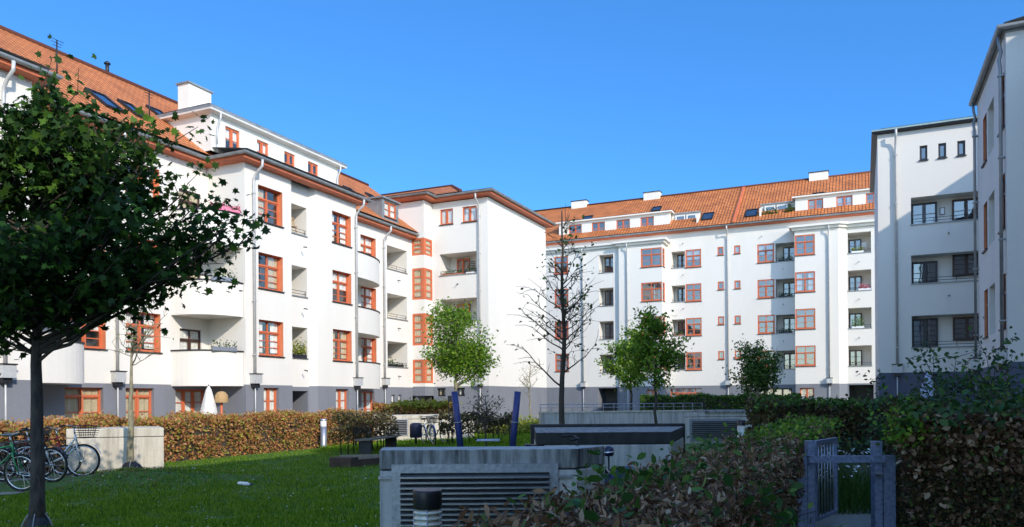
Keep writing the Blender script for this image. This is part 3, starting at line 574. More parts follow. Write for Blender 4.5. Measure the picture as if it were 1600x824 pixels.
e = MB(); sweep(e, [(.76, 55), (.76, VD), (8, VD), (8, 55)], [(-.02, ZD-.02, 0), (.24, ZD+.02, 0), (.27, ZD+.10, 1), (.27, ZD+.18, 1), (-.3, ZD+.34, 1)]); e.poly([(.9, VD+.1, ZD+.32), (8, VD+.1, ZD+.32), (8, 55, ZD+.32), (.9, 55, ZD+.32)], 1); e.build('roof', ['darkmetal', 'copper'], D)
T, L, rz = frame((.76, VD), (8, VD)); downpipe(D, T, .82, ZD+.05, 2.85, .38, mat='pipe'); downpipe(D, T, 4.5, ZD-.2, 2.9, .2, mat='darkmetal')
lm = MB(); lm.box(2.83, .83, 10.72, 3.0, .9, 11.02, 0, T); lm.box(2.8, .84, 10.7, 3.03, .885, 11.05, 1, T); lm.build('wall_lamp', ['white', 'darkmetal'], D)

# ------------------------------------------------------------------ right wing
R = thing('apartment_building', 'white right wing seen edge-on with dark downpipes and steep shaded bay wall', 'building', (8, 20, 0))
UE, UR = 3.85, 6.0; w = MB()
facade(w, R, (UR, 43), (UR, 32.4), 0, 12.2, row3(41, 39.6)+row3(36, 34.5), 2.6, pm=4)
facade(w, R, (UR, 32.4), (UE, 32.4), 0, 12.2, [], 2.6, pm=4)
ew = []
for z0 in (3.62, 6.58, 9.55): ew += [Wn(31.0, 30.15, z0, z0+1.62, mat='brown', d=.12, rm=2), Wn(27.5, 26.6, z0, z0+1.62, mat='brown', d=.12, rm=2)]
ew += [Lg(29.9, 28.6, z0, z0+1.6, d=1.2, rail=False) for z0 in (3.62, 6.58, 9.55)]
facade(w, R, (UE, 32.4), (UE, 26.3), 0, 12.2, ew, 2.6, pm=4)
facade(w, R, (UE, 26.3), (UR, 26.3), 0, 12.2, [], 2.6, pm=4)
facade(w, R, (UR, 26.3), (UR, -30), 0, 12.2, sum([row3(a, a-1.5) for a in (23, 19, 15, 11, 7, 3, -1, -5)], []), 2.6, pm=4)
facade(w, R, (UR, -30), (18, -30), 0, 12.2); facade(w, R, (18, -30), (18, 43), 0, 12.2)
w.poly([(UR, -30, 12.2), (18, -30, 12.2), (12, -30, 17.0)])
w.build('wall', WM, R)
eave(R, [(UR, 43), (UR, 32.4), (UE, 32.4), (UE, 26.3), (UR, 26.3), (UR, -30)], 12.15, .06, gut='zinc', soffit='zinc', rise=.1)
r = MB(); slope(r, (5.9, 43, 12.5), (5.9, -30, 12.5), (12, -30, 17.0), (12, 43, 17.0)); slope(r, (18.6, -30, 12.5), (18.6, 43, 12.5), (12, 43, 17.0), (12, -30, 17.0))
r.poly([(3.8, 26.25, 12.46), (3.8, 32.45, 12.46), (6.2, 32.45, 12.85), (6.2, 26.25, 12.85)], 1); r.build('roof', ['tile', 'zinc'], R)
T, L, rz = frame((UE, 32.4), (UE, 26.3)); downpipe(R, T, .1, 12.2, 2.6, .15, mat='zinc', r=.045); downpipe(R, T, 5.85, 12.2, 2.6, .15, mat='zinc', r=.05)

#@@OBJECTS
# ------------------------------------------------------------------ leaves, trees, hedges
def rnd_frames(n, bias=.4):
    N = NR.normal(size=(n, 3)); N[:, 2] += bias*1.5; N /= np.linalg.norm(N, axis=1)[:, None]
    Tt = NR.normal(size=(n, 3)); Tt -= N*(Tt*N).sum(1)[:, None]; Tt /= np.linalg.norm(Tt, axis=1)[:, None]
    return Tt, np.cross(N, Tt), N
SHAPES = dict(
 oval=[(-.5, 0, 0), (-.2, .26, .06), (.2, .24, .06), (.5, 0, -.04), (.2, -.24, .06), (-.2, -.26, .06)],
 maple=[(-.5, 0, 0), (-.32, .22, .02), (-.42, .46, -.05), (-.1, .32, .04), (.05, .55, -.06), (.16, .2, .05), (.55, 0, -.08), (.16, -.2, .05), (.05, -.55, -.06), (-.1, -.32, .04), (-.42, -.46, -.05), (-.32, -.22, .02)],
 slim=[(-.5, 0, 0), (-.1, .15, .05), (.25, .11, .03), (.5, 0, -.08), (.25, -.11, .03), (-.1, -.15, .05)],
 diamond=[(-.5, 0, 0), (0, .3, .05), (.5, 0, 0), (0, -.3, .05)])
def leaf_cloud(name, P, size, mat, parent, shape='oval', bias=.4, sv=.35):
    P = np.asarray(P, float); n = len(P); S = np.array(SHAPES[shape]); k = len(S)
    t, b, nn = rnd_frames(n, bias); sz = size*(1+NR.uniform(-sv, sv, n))
    V = P[:, None, :] + sz[:, None, None]*(S[None, :, 0:1]*t[:, None, :] + S[None, :, 1:2]*b[:, None, :] + S[None, :, 2:3]*nn[:, None, :])
    me = bpy.data.meshes.new(name); me.vertices.add(n*k); me.vertices.foreach_set('co', V.reshape(-1))
    me.loops.add(n*k); me.loops.foreach_set('vertex_index', np.arange(n*k)); me.polygons.add(n)
    me.polygons.foreach_set('loop_start', np.arange(n)*k); me.update(calc_edges=True); me.materials.append(M[mat])
    return link(name, me, parent)
def grow(base, top, limbs, r0, rng, twigs=7, twl=.7, droop=.0, wob=.05):
    """trunk + limbs to given target points; returns (trunk builder, limb builder, leaf anchor points)"""
    tr, lb = MB(), MB(); base, top = Vector(base), Vector(top); H = top.z-base.z; n = 12
    tp = [base.lerp(top, k/n)+Vector((rng.uniform(-wob, wob)*(k > 1)*(k < n), rng.uniform(-wob, wob)*(k > 1)*(k < n), 0)) for k in range(n+1)]
    tr.tube(tp, [r0*(1.25 if k == 0 else 1)*(1-.85*(k/n)**1.1)+.006 for k in range(n+1)], 9)
    anch = []
    for tgt, hz in limbs:
        tgt = Vector(tgt); f = max(.0, min(.96, (hz-base.z)/H)); k = min(n-1, int(f*n)); s = tp[k].lerp(tp[k+1], f*n-k)
        L = (tgt-s).length; m = s.lerp(tgt, .5)+Vector((0, 0, -.08*L+droop))
        pts = [((1-q)**2)*s+2*q*(1-q)*m+q*q*tgt+Vector((rng.gauss(0, .02), rng.gauss(0, .02), rng.gauss(0, .02)))*(0 < q < 1)*L*.6 for q in [i/6 for i in range(7)]]
        ra = min(r0*.42, .012+L*.011)*(1-.5*f); lb.tube(pts, [ra*(1-.8*i/6)+.003 for i in range(7)], 5, 0, False)
        for j in range(twigs):
            q = .3+.7*(j+.5)/twigs; i = min(5, int(q*6)); p = pts[i].lerp(pts[i+1], q*6-i)
            d = Vector((rng.gauss(0, 1), rng.gauss(0, 1), rng.gauss(.25, .7))).normalized()*twl*rng.uniform(.4, 1)+(tgt-s).normalized()*twl*.4
            e = p+d; mm = p.lerp(e, .5)+Vector((rng.gauss(0, .05), rng.gauss(0, .05), .04)); lb.tube([p, mm, e], [.008, .006, .003], 4, 0, False)
            anch += [p.lerp(mm, .6), mm, mm.lerp(e, .5), e, e+d*.12]
        anch += pts[4:]
    return tr, lb, anch
def ell(rng, c, r):
    while True:
        p = Vector((rng.uniform(-1, 1), rng.uniform(-1, 1), rng.uniform(-1, 1)))
        if .3 < p.length <= 1: return Vector((c[0]+p.x*r[0], c[1]+p.y*r[1], c[2]+p.z*r[2]))
def tree(name, label, base, h, blobs, r0, nlimb, leaves=0, size=.1, mat='leafmid', shape='oval', bark='bark', twigs=7, twl=.6, seed=1, spread=.12, group=None, top=None, wob=.04, low=.35, bias=.4):
    rng = random.Random(seed); base = Vector((base[0], base[1], base[2] if len(base) > 2 else 0)); t = thing(name, label, 'tree', base, group)
    limbs = []; tot = sum(b[3] for b in blobs)
    for k in range(nlimb):
        x = rng.uniform(0, tot); acc = 0
        for b in blobs:
            acc += b[3]
            if x <= acc: break
        p = ell(rng, b[0], b[1] if isinstance(b[1], (tuple, list)) else (b[1],)*3)
        dist = math.hypot(p.x-base.x, p.y-base.y); hz = min(h*.93, max(base.z+h*low*rng.uniform(.9, 1.2), p.z-dist*rng.uniform(.6, 1.0))); limbs.append((p, hz))
    tr, lb, an = grow(base, top or (base.x, base.y, base.z+h), limbs, r0, rng, twigs, twl, wob=wob)
    tr.build('trunk', bark, t); lb.build('branches', bark if bark == 'barkpale' else 'twig', t)
    if leaves:
        A_ = np.array([tuple(a) for a in an]); P = A_[NR.integers(0, len(A_), leaves)]+NR.normal(0, spread, (leaves, 3)); leaf_cloud('crown', P, size, mat, t, shape, bias)
    return t
def B3(px, py, Y, rx, ry, dep, wt=None):                          # crown lump seen at a photograph position and distance
    k = Y/F; return (at(px, Y, py), (rx*k, dep, ry*k), None, wt or rx*ry)
Y = 9.6; b = at(57, Y)
tree('maple_tree', 'dark shaded maple with dense crown and straight trunk standing nearest on the lawn', (b[0], b[1], 0), 5.0,
     [B3(60, 330, Y, 170, 160, 1.5), B3(190, 290, Y, 90, 85, 1.1), B3(285, 350, Y, 70, 62, .8, 5200), B3(110, 420, Y, 140, 60, 1.2), B3(-70, 340, Y, 120, 160, 1.4), B3(345, 372, Y, 45, 40, .5, 2600), B3(65, 205, Y, 60, 55, .8, 9000), B3(140, 235, Y, 60, 50, .7, 7000), B3(232, 225, Y, 40, 32, .5, 4200), B3(30, 490, Y, 40, 60, .5, 1700)],
     .083, 135, 14500, .10, 'leafdark', 'maple', twigs=6, twl=.5, seed=3, spread=.09, wob=.012, low=.46, bias=.7)
Y = 17.0; b = at(203, Y)
tree('bare_tree', 'small bare young tree with yellowish upper trunk before the sunlit concrete block', (b[0], b[1], 0), 2.9, [B3(225, 500, Y, 70, 55, .8), B3(190, 510, Y, 55, 40, .6)], .075, 13, 60, .06, 'leafyellow', bark='barkpale', twigs=4, twl=.45, seed=5, wob=.012, low=.62, top=(b[0]+.05, b[1], 2.8))
Y = 34; b = at(713, Y)
tree('young_tree', 'bright sunlit green young tree with pale trunk behind the left blue post', (b[0], b[1], 0), 5.6, [B3(713, 530, Y, 50, 52, 1.5), B3(705, 490, Y, 28, 25, .9), B3(690, 560, Y, 36, 25, 1.0), B3(745, 555, Y, 28, 25, .9)], .10, 60, 11000, .125, 'leafbright', 'diamond', bark='barkpale', twigs=6, twl=.55, seed=8, low=.42, spread=.16)
Y = 20; b = at(880, Y)
tree('bare_tree', 'tall dark nearly leafless tree rising behind the blackened concrete block', (b[0], b[1], 0), 6.5, [B3(870, 470, Y, 66, 70, 1.1), B3(890, 410, Y, 45, 60, .8), B3(860, 560, Y, 45, 20, .8, 900), B3(925, 500, Y, 36, 50, .7), B3(835, 520, Y, 30, 35, .6), B3(882, 350, Y, 14, 25, .3, 900)], .078, 36, 300, .10, 'leafdark', 'oval', bark='twig', twigs=7, twl=.55, seed=12, low=.25, spread=.05)
Y = 22; b = at(1024, Y)
tree('young_tree', 'darker green young tree on a thin trunk before the long low concrete wall', (b[0], b[1], 0), 3.7, [B3(1025, 560, Y, 46, 48, .9), B3(1055, 545, Y, 22, 25, .5), B3(1000, 540, Y, 24, 28, .5), B3(1020, 510, Y, 20, 20, .4)], .05, 40, 4200, .10, 'leafbright', 'diamond', twigs=6, twl=.34, seed=15, low=.45, spread=.09)
Y = 42; b = at(986, Y)
tree('young_tree', 'bright yellow-green young tree behind the darker tree at the long wall', (b[0], b[1], 0), 5.4, [B3(980, 560, Y, 42, 42, 1.4), B3(960, 575, Y, 25, 25, .9), B3(990, 525, Y, 24, 26, .8)], .08, 40, 5200, .15, 'leafbright', 'diamond', twigs=6, twl=.5, seed=18, low=.3, spread=.15)
Y = 35; b = at(1183, Y)
tree('young_tree', 'round dark green tree on a pale short trunk before the far hedge', (b[0], b[1], 0), 4.2, [B3(1180, 575, Y, 34, 40, 1.1), B3(1160, 585, Y, 22, 25, .8), B3(1203, 575, Y, 17, 28, .7)], .075, 40, 5200, .125, 'leafmid', 'diamond', bark='barkpale', twigs=6, twl=.42, seed=21, low=.3, spread=.12)
Y = 40; b = at(828, Y)
tree('bare_tree', 'thin leafless sapling in the sun beside the blank grey plinth', (b[0], b[1], 0), 3.6, [B3(828, 590, Y, 24, 26, .8)], .045, 16, 60, .07, 'leafyellow', bark='barkpale', twigs=4, twl=.4, seed=25, low=.35)
Y = 25.5; b = at(759, Y)
tree('bare_shrub_tree', 'small dark leafless shrub rising through the clipped hedge between the blue posts', (b[0], b[1], 0), 1.75, [B3(759, 635, Y, 26, 24, .5)], .035, 22, 220, .08, 'leafhedge', bark='twig', twigs=5, twl=.25, seed=27, low=.3)
# hedges
def hedge(label, p, q, wd, z0, z1, n, size, mat, core=True, stems=0, lean=0, shape='oval', top=None, rough=.06, group=None, corecol='twig'):
    p, q = Vector((*p, 0)), Vector((*q, 0)); d = q-p; L = d.length; d.normalize(); nn = Vector((-d.y, d.x, 0))
    t = thing('hedge', label, 'hedge', (p+q)/2, group)
    m = int(n); x = NR.uniform(0, L, m); f = NR.random(m)
    aS, aT, aE = L*(z1-z0)*2, L*wd, wd*(z1-z0)*2; A_ = aS+aT+aE
    yy = np.empty(m); zz = np.empty(m); side = f < aS/A_; topm = (f >= aS/A_) & (f < (aS+aT)/A_); end = f >= (aS+aT)/A_
    yy[:] = NR.uniform(-wd/2, wd/2, m); zz[:] = NR.uniform(z0, z1, m)
    yy[side] = np.where(NR.random(side.sum()) < .5, -wd/2, wd/2); zz[topm] = z1; x[end] = np.where(NR.random(end.sum()) < .5, 0, L)
    dep = np.abs(NR.normal(0, rough, m)); yy = yy-np.sign(yy)*dep*side; zz = zz-dep*topm
    bump = .06*np.sin(x*1.9+1)+.05*np.sin(x*4.7+2)+.05*NR.normal(0, 1, m)*(zz > z1-.12)
    zz = zz+np.where(zz > z0+(z1-z0)*.6, bump, 0); yy = yy+.05*np.sin(x*3.1+zz*4)
    P = np.stack([p.x+d.x*x+nn.x*yy, p.y+d.y*x+nn.y*yy, zz], 1)
    leaf_cloud('foliage', P, size, mat, t, shape, .15)
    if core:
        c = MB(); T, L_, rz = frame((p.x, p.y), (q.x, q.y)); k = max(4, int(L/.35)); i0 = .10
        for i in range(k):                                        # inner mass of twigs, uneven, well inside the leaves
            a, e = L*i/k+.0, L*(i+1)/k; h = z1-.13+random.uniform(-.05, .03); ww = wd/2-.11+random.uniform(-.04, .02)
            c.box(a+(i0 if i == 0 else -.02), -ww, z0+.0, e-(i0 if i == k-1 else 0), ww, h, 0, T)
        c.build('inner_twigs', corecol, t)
    s = MB()
    k = stems or int(L/.6)
    for i in range(k):
        xx = L*(i+.5)/k+random.uniform(-.08, .08); b_ = p+d*xx+nn*random.uniform(-.1, .1); s.tube([b_, b_+Vector((random.uniform(-.06, .06), random.uniform(-.06, .06), z0+.35*(z1-z0))), b_+Vector((random.uniform(-.15, .15), random.uniform(-.1, .1), z1-.15))], [.02, .016, .008], 5)
        for j in range(3): zz_ = random.uniform(.2, .9)*z1; s.tube([b_+Vector((0, 0, zz_)), b_+d*random.uniform(-.3, .3)+Vector((0, 0, zz_+.25))], [.009, .004], 4)
    s.build('stems', 'twig', t)
    return t
def leaf_patch(name, P, size, mat, parent, shape='oval', bias=.5): return leaf_cloud(name, P, size, mat, parent, shape, bias)
# near right: brown beech hedge running away from the viewer; denser close up
u0 = -1.08
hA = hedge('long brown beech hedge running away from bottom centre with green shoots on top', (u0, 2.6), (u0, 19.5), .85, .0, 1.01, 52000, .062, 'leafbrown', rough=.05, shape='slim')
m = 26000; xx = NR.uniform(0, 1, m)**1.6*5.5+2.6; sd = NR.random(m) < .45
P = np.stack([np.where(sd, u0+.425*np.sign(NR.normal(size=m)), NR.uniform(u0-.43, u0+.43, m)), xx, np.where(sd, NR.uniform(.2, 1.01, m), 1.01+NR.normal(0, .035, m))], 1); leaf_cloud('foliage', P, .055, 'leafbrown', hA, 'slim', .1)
P = []
for k in range(46):
    v = random.uniform(3.2, 19); c = (u0+random.uniform(-.4, .4), v, 1.03+random.uniform(-.02, .1)); 
    for j in range(26): P.append((c[0]+random.gauss(0, .16), c[1]+random.gauss(0, .2), c[2]+random.gauss(0, .06)))
leaf_cloud('green_shoots', P, .07, 'leafmid', hA, 'oval', .6); P = [(a[0], a[1], a[2]+.02) for a in random.sample(P, 500)]
leaf_cloud('green_shoots', [(u0+random.gauss(.1, .25), random.uniform(10, 19), 1.08+random.gauss(0, .06)) for _ in range(1500)], .07, 'leafbright', hA, 'oval', .6)
a, b = at(1405, 8.9), at(1760, 8.6)
hB = hedge('dense dark beech hedge to the right of the blue-grey gate', a, b, .9, 0, 1.36, 30000, .06, 'leafhedge', rough=.09)
leaf_cloud('foliage', [(a[0]+(b[0]-a[0])*t_+random.gauss(0, .04), a[1]+(b[1]-a[1])*t_-.47+random.gauss(0, .05), z_) for t_, z_ in ((random.random(), random.uniform(.75, 1.4) if random.random() < .7 else random.uniform(.1, 1.3)) for _ in range(3800))], .075, 'leafbrown', hB)
leaf_cloud('green_shoots', [(a[0]+(b[0]-a[0])*t_, a[1]+(b[1]-a[1])*t_+random.gauss(-.1, .3), 1.38+random.gauss(0, .09)) for t_ in (random.random()**1.8 for _ in range(1100))], .09, 'leafgreen', hB, 'oval', .6)
leaf_cloud('green_shoots', [(a[0]+.05+random.gauss(0, .12), a[1]-.3+random.gauss(0, .25), 1.3+random.gauss(0, .13)) for _ in range(520)], .06, 'leafbright', hB, 'oval', .6)
a, b = at(1185, 19), at(1480, 20.5)
hC = hedge('dark clipped hedge behind the gate, dotted with green', a, b, 1.2, 0, 1.42, 15000, .10, 'leafhedge', rough=.1)
leaf_cloud('green_shoots', [(a[0]+(b[0]-a[0])*t_, a[1]+(b[1]-a[1])*t_+random.gauss(-.2, .4), 1.45+random.gauss(0, .08)) for t_ in (random.random() for _ in range(1500))], .11, 'leafmid', hC, 'oval', .6)
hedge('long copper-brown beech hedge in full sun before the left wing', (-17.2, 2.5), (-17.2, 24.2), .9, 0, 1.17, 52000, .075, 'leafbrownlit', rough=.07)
a, b = at(585, 38), at(712, 38)
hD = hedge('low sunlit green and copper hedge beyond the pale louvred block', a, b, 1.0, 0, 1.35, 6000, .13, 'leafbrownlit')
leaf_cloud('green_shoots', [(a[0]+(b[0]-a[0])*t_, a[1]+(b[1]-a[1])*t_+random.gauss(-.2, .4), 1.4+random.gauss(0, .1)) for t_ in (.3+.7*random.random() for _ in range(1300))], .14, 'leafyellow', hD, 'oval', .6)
a, b = at(531, 22.2), at(606, 25.0); hedge('short dark clipped hedge on bare stems behind the plank bench', a, b, .7, .42, 1.18, 3000, .085, 'leafhedge', core=False, stems=9, rough=.18)
a, b = at(690, 27.5), at(800, 27); hedge('see-through dark hedge on stems between the two blue posts', a, b, .7, .4, 1.08, 2600, .10, 'leafhedge', core=False, stems=9, rough=.2)
a, b = at(1003, 50), at(1250, 47); hedge('far dark green hedge in front of the back wing', a, b, 1.4, 0, 1.75, 9000, .17, 'leafmid')
a, b = at(790, 36), at(848, 37)
gc = thing('ground_cover_shrub', 'low yellow-green shrubs in the sun left of the long concrete wall', 'shrub', (*a, 0)); leaf_cloud('foliage', [(a[0]+(b[0]-a[0])*random.random()+random.gauss(0, .3), a[1]+(b[1]-a[1])*random.random()+random.gauss(0, 1), abs(random.gauss(.25, .2))) for _ in range(3500)], .12, 'leafyellow', gc)
# leafy plants in front of the hedge and at the right
def shrub(label, px, Y, stems, hgt, leaves, size, mat, seed, spr=.5, name='shrub', bias=.5, sp=.08, twigs=6):
    rng = random.Random(seed); b = at(px, Y); t = thing(name, label, 'shrub', (*b, 0)); s = MB(); an = []
    for k in range(stems):
        e = Vector((b[0]+rng.gauss(0, spr), b[1]+rng.gauss(0, spr*.7), hgt*rng.uniform(.55, 1))); p = Vector((b[0]+rng.gauss(0, .15), b[1]+rng.gauss(0, .12), 0)); m_ = p.lerp(e, .5)+Vector((rng.gauss(0, .08), rng.gauss(0, .08), .1))
        pts = [p.lerp(m_, .5), m_, m_.lerp(e, .5)+Vector((0, 0, .03)), e]; s.tube([p]+pts, [.016, .014, .011, .008, .004], 5)
        for j in range(twigs):
            c = pts[rng.choice([1, 2, 2, 3])]; d = Vector((rng.gauss(0, .22), rng.gauss(0, .2), rng.gauss(.08, .12)))*min(1.4, max(.6, hgt/1.6)); s.tube([c, c+d*.6, c+d], [.006, .005, .003], 4); an += [c, c+d*.4, c+d*.8, c+d]
        an += pts[2:]
    s.build('stems', 'twig', t); A_ = np.array([tuple(v) for v in an]); P = A_[NR.integers(0, len(A_), leaves)]+NR.normal(0, sp, (leaves, 3)); P[:, 2] = np.maximum(P[:, 2], .05)
    leaf_cloud('foliage', P, size, mat, t, 'oval', bias); return t
shrub('fresh green broad-leaved plant at the near end of the brown hedge', 1158, 5.1, 9, .92, 420, .075, 'leafmid', 41, .15)
shrub('green leafy plant beside the left gate post', 1170, 7.2, 8, .95, 380, .07, 'leafmid', 42, .16)
shrub('tall shrub with upright leafy shoots before the corner block', 1475, 13.5, 11, 2.6, 950, .085, 'leafgreen', 43, .55)
shrub('spreading shrub with arching shoots next to the closed bluish parasol', 1425, 14.5, 9, 2.1, 480, .085, 'leafgreen', 44, .5)
shrub('dense tall shrub at the right picture edge', 1570, 12.5, 13, 2.5, 1200, .085, 'leafgreen', 45, .6)
shrub('broad leafy shrub between the taller shrubs behind the right hedge', 1510, 11.8, 16, 1.65, 1700, .08, 'leafgreen', 46, .6)
shrub('low leafy shrub behind the right hedge nearest the gate', 1420, 12.0, 12, 1.5, 1000, .08, 'leafgreen', 47, .5)
shrub('dark leafy shrub behind the right hedge by the bay wall', 1600, 10.6, 12, 1.85, 900, .08, 'leafmid', 48, .5)

# ------------------------------------------------------------------ concrete ventilation blocks
def poly_cam(pts): return [cw(x, y) for x, y in pts]
def inset(poly, d):
    c = sum((Vector(p) for p in poly), Vector((0, 0)))/len(poly); return [tuple(Vector(p)+(c-Vector(p)).normalized()*d) for p in poly]
def bev(o): m_ = o.modifiers.new('edge', 'BEVEL'); m_.width = .014; m_.segments = 2
def block(label, pts, top, band, lower, upper, cap=None, name='concrete_block'):
    t = thing(name, label, 'concrete block', (*pts[0], 0)); b = MB(); b.prism(pts, 0, band-.012); o = b.build('lower_wall', lower, t); bev(o)
    b = MB(); b.prism(inset(pts, .02), band-.012, band); b.build('joint', 'blackconc_shade', t)
    b = MB(); b.prism(pts, band, top, 0, 1); bev(b.build('upper_band', [upper, cap or upper], t)); return t
def louvre(t, p, q, x0, x1, z0, z1, n, fw=.09, slat='louvre', tie=True, fr_='galv'):
    T, L, rz = frame(p, q); f = MB(); y0, y1 = -.035, -.002
    f.box(x0, y0, z0, x0+fw, y1, z1, 0, T); f.box(x1-fw, y0, z0, x1, y1, z1, 0, T); f.box(x0+fw, y0, z1-fw, x1-fw, y1, z1, 0, T); f.box(x0+fw, y0, z0, x1-fw, y1, z0+fw, 0, T)
    f.box(x0+fw, -.006, z0+fw, x1-fw, -.002, z1-fw, 1, T); lo = f.build('louvre_frame', [fr_, 'blackconc_shade'], t)  # black backing panel stands for the shade behind the slats
    s = MB(); h = (z1-z0-2*fw)/n
    for i in range(n):
        z = z0+fw+h*i; s.box(x0+fw, -.08, z, x1-fw, -.07, z+h*.34, 0, T); s.poly([T(x0+fw, -.07, z+h*.34), T(x1-fw, -.07, z+h*.34), T(x1-fw, -.012, z+h*.62), T(x0+fw, -.012, z+h*.62)])
    x = s.build('louvre_slats', slat, lo); x.location = (0, 0, 0)
    if tie:
        for xx, zz in ((x1, z1-.15), (x0-.14, z1-.15), (x1, z0+.15)):
            k = MB(); k.box(xx, -.03, zz, xx+.14, -.003, zz+.03, 0, T); k.build('bracket', 'galv', t)
V1 = poly_cam([(-1.385, 8.0), (.673, 8.0), (1.02, 8.46), (-1.43, 8.46)])
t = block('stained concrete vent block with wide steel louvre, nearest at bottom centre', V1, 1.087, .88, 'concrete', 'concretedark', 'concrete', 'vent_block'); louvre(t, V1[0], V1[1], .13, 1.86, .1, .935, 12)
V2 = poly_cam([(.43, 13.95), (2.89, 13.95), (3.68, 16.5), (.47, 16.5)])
t = block('blackened concrete planter block behind the near louvred vent block', V2, 1.0, .78, 'concrete', 'blackconc_shade', 'concretedark'); r = MB(); r.prism(poly_cam([(.40, 16.52), (3.72, 16.52), (3.72, 16.8), (.40, 16.8)]), 0, 1.06); r.build('rear_kerb', 'blackconc_shade', t)
p1, p2 = at(1069, 27), at(1178, 27); V3 = [p1, p2, (p2[0]+.6, p2[1]+1.8), (p1[0]+.6, p1[1]+1.8)]
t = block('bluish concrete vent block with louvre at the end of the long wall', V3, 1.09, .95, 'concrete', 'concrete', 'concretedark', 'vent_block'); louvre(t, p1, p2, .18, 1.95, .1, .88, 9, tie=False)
b = MB(); T, L, rz = frame(p1, p2); b.box(.72, -.06, 1.093, L+.3, 1.7, 1.17, 0, T); b.build('cover_slab', 'concretedark', t)
p1, p2 = at(560, 29.5), at(729, 31); V4 = [p1, p2, (p2[0]-.5, p2[1]+1.6), (p1[0]-.5, p1[1]+1.6)]
t = block('pale sunlit concrete block with small grey louvre beside the bin', V4, 1.02, .87, 'concretepale', 'concretepale', None, 'vent_block'); louvre(t, p1, p2, 1.16, 1.93, .22, .88, 8, .05, tie=False)
p1, p2 = at(103, 17.4), at(255.7, 18.05); V5 = [p1, p2, (p2[0]-1.15, p2[1]+.85), (p1[0]-1.15, p1[1]+.85)]
block('sunlit streaked concrete block with branch shadows beside the parked bicycles', V5, 1.0, .80, 'concretepale', 'concretepale')
p1, p2 = at(846, 30), at(1100, 32.2); t = thing('retaining_wall', 'long low pale concrete wall topped by a thin rail', 'wall', (*p1, 0)); T, L, rz = frame(p1, p2)
b = MB(); b.box(0, 0, 0, L, .3, 1.06, 0, T); b.box(-.02, -.03, 1.06, L+.02, .33, 1.12, 1, T); b.build('wall', ['concrete', 'concretepale'], t)
b = MB(); n = 16
for k in range(n+1): b.tube([T(L*k/n, .15, 1.12), T(L*k/n, .15, 1.4)], .014, 5)
b.tube([T(0, .15, 1.4), T(L, .15, 1.4)], .018, 5); b.tube([T(0, .15, 1.27), T(L, .15, 1.27)], .012, 5); b.build('rail', 'galv', t)

# ------------------------------------------------------------------ bollards, bin, posts, bench, sandbox, gate
def bollard(label, px, Y, ht, r, ribbed):
    b = at(px, Y); t = thing('bollard_light', label, 'bollard', (*b, 0)); B0 = (*b, 0)
    if ribbed:
        m_ = MB(); m_.lathe(B0, [(r, 0), (r, ht-.47)], 28); m_.build('post', 'darkmetal', t)
        m_ = MB(); prof = [(r*.80, ht-.47)]
        for k in range(9): z = ht-.46+k*.038; prof += [(r*.98, z), (r*.98, z+.008), (r*.74, z+.03)]
        m_.lathe(B0, prof, 32); m_.build('lamp_lens', 'lens', t)
        m_ = MB(); m_.lathe(B0, [(r*.98, ht-.125), (r*1.0, ht-.12), (r*1.0, ht-.012), (r*.97, ht)], 32); m_.build('cap', 'black', t)
        m_ = MB()
        for k in range(4): w_ = pi/2*k+.5; m_.tube([(b[0]+r*.93*cos(w_), b[1]+r*.93*sin(w_), ht-.47), (b[0]+r*.93*cos(w_), b[1]+r*.93*sin(w_), ht-.12)], .006, 5)
        m_.build('guard_rod', 'galv', t)
    else:
        m_ = MB(); m_.lathe(B0, [(r, 0), (r, ht-.26)], 18); m_.build('post', 'galv', t); m_ = MB(); m_.lathe(B0, [(r*.95, ht-.26), (r*.95, ht-.06)], 18); m_.build('lamp_lens', 'white', t); m_ = MB(); m_.lathe(B0, [(r*1.1, ht-.06), (r*1.1, ht-.01), (r*.9, ht)], 18); m_.build('cap', 'galv', t)
M['lens'] = plain('ribbed_lens', (.62, .60, .52), .25, .1, var=.08, scale=10)
bollard('ribbed bollard lamp with black cap before the near louvre', 667, 5.2, .995, .098, True)
bollard('slim grey metal bollard lamp before the sunlit copper hedge', 505, 26.0, 1.0, .11, False)
b = at(1158, 22); tb = thing('bollard_light', 'black-capped bollard lamp rising behind the brown hedge', 'bollard', (*b, 0)); m_ = MB(); m_.lathe((*b, 0), [(.11, 0), (.11, .82)], 16); m_.build('post', 'lens', tb); m_ = MB(); m_.lathe((*b, 0), [(.12, .82), (.12, .96), (.11, .97)], 16); m_.build('cap', 'black', tb)
b = at(649.5, 26); t = thing('litter_bin', 'dark navy litter bin on a single post', 'bin', (*b, 0)); m_ = MB(); m_.tube([(*b, 0), (*b, .5)], .04, 8); m_.build('post', 'darkmetal', t)
m_ = MB(); m_.lathe((*b, .34), [(.19, 0), (.21, .03), (.21, .42), (.19, .47), (.12, .50)], 18); m_.build('bin_body', 'navybin', t) if False else None
M['navybin'] = plain('navy_bin_paint', (.02, .022, .05), .4); m_.build('bin_body', 'navybin', t)
for label, px0, py0, px1 in (('blue leaning post, left of the hammock', 710, 612, 720.5), ('blue leaning post, right of the hammock', 809, 612, 799)):
    a = at(px0, 22, py0); b = at(px1, 22); t = thing('hammock_post', label, 'post', (*b, 0)); m_ = MB(); d = (Vector(a)-Vector((*b, 0)))
    m_.tube([(*b, 0), Vector((*b, 0))+d*.5, a], [.095, .095, .095], 12); m_.build('pole', 'bluepaint', t); m_ = MB(); q = Vector((*b, 0))+d*.52; m_.ring(q, .11, .016, d, 18); m_.build('rope_collar', 'galv', t)
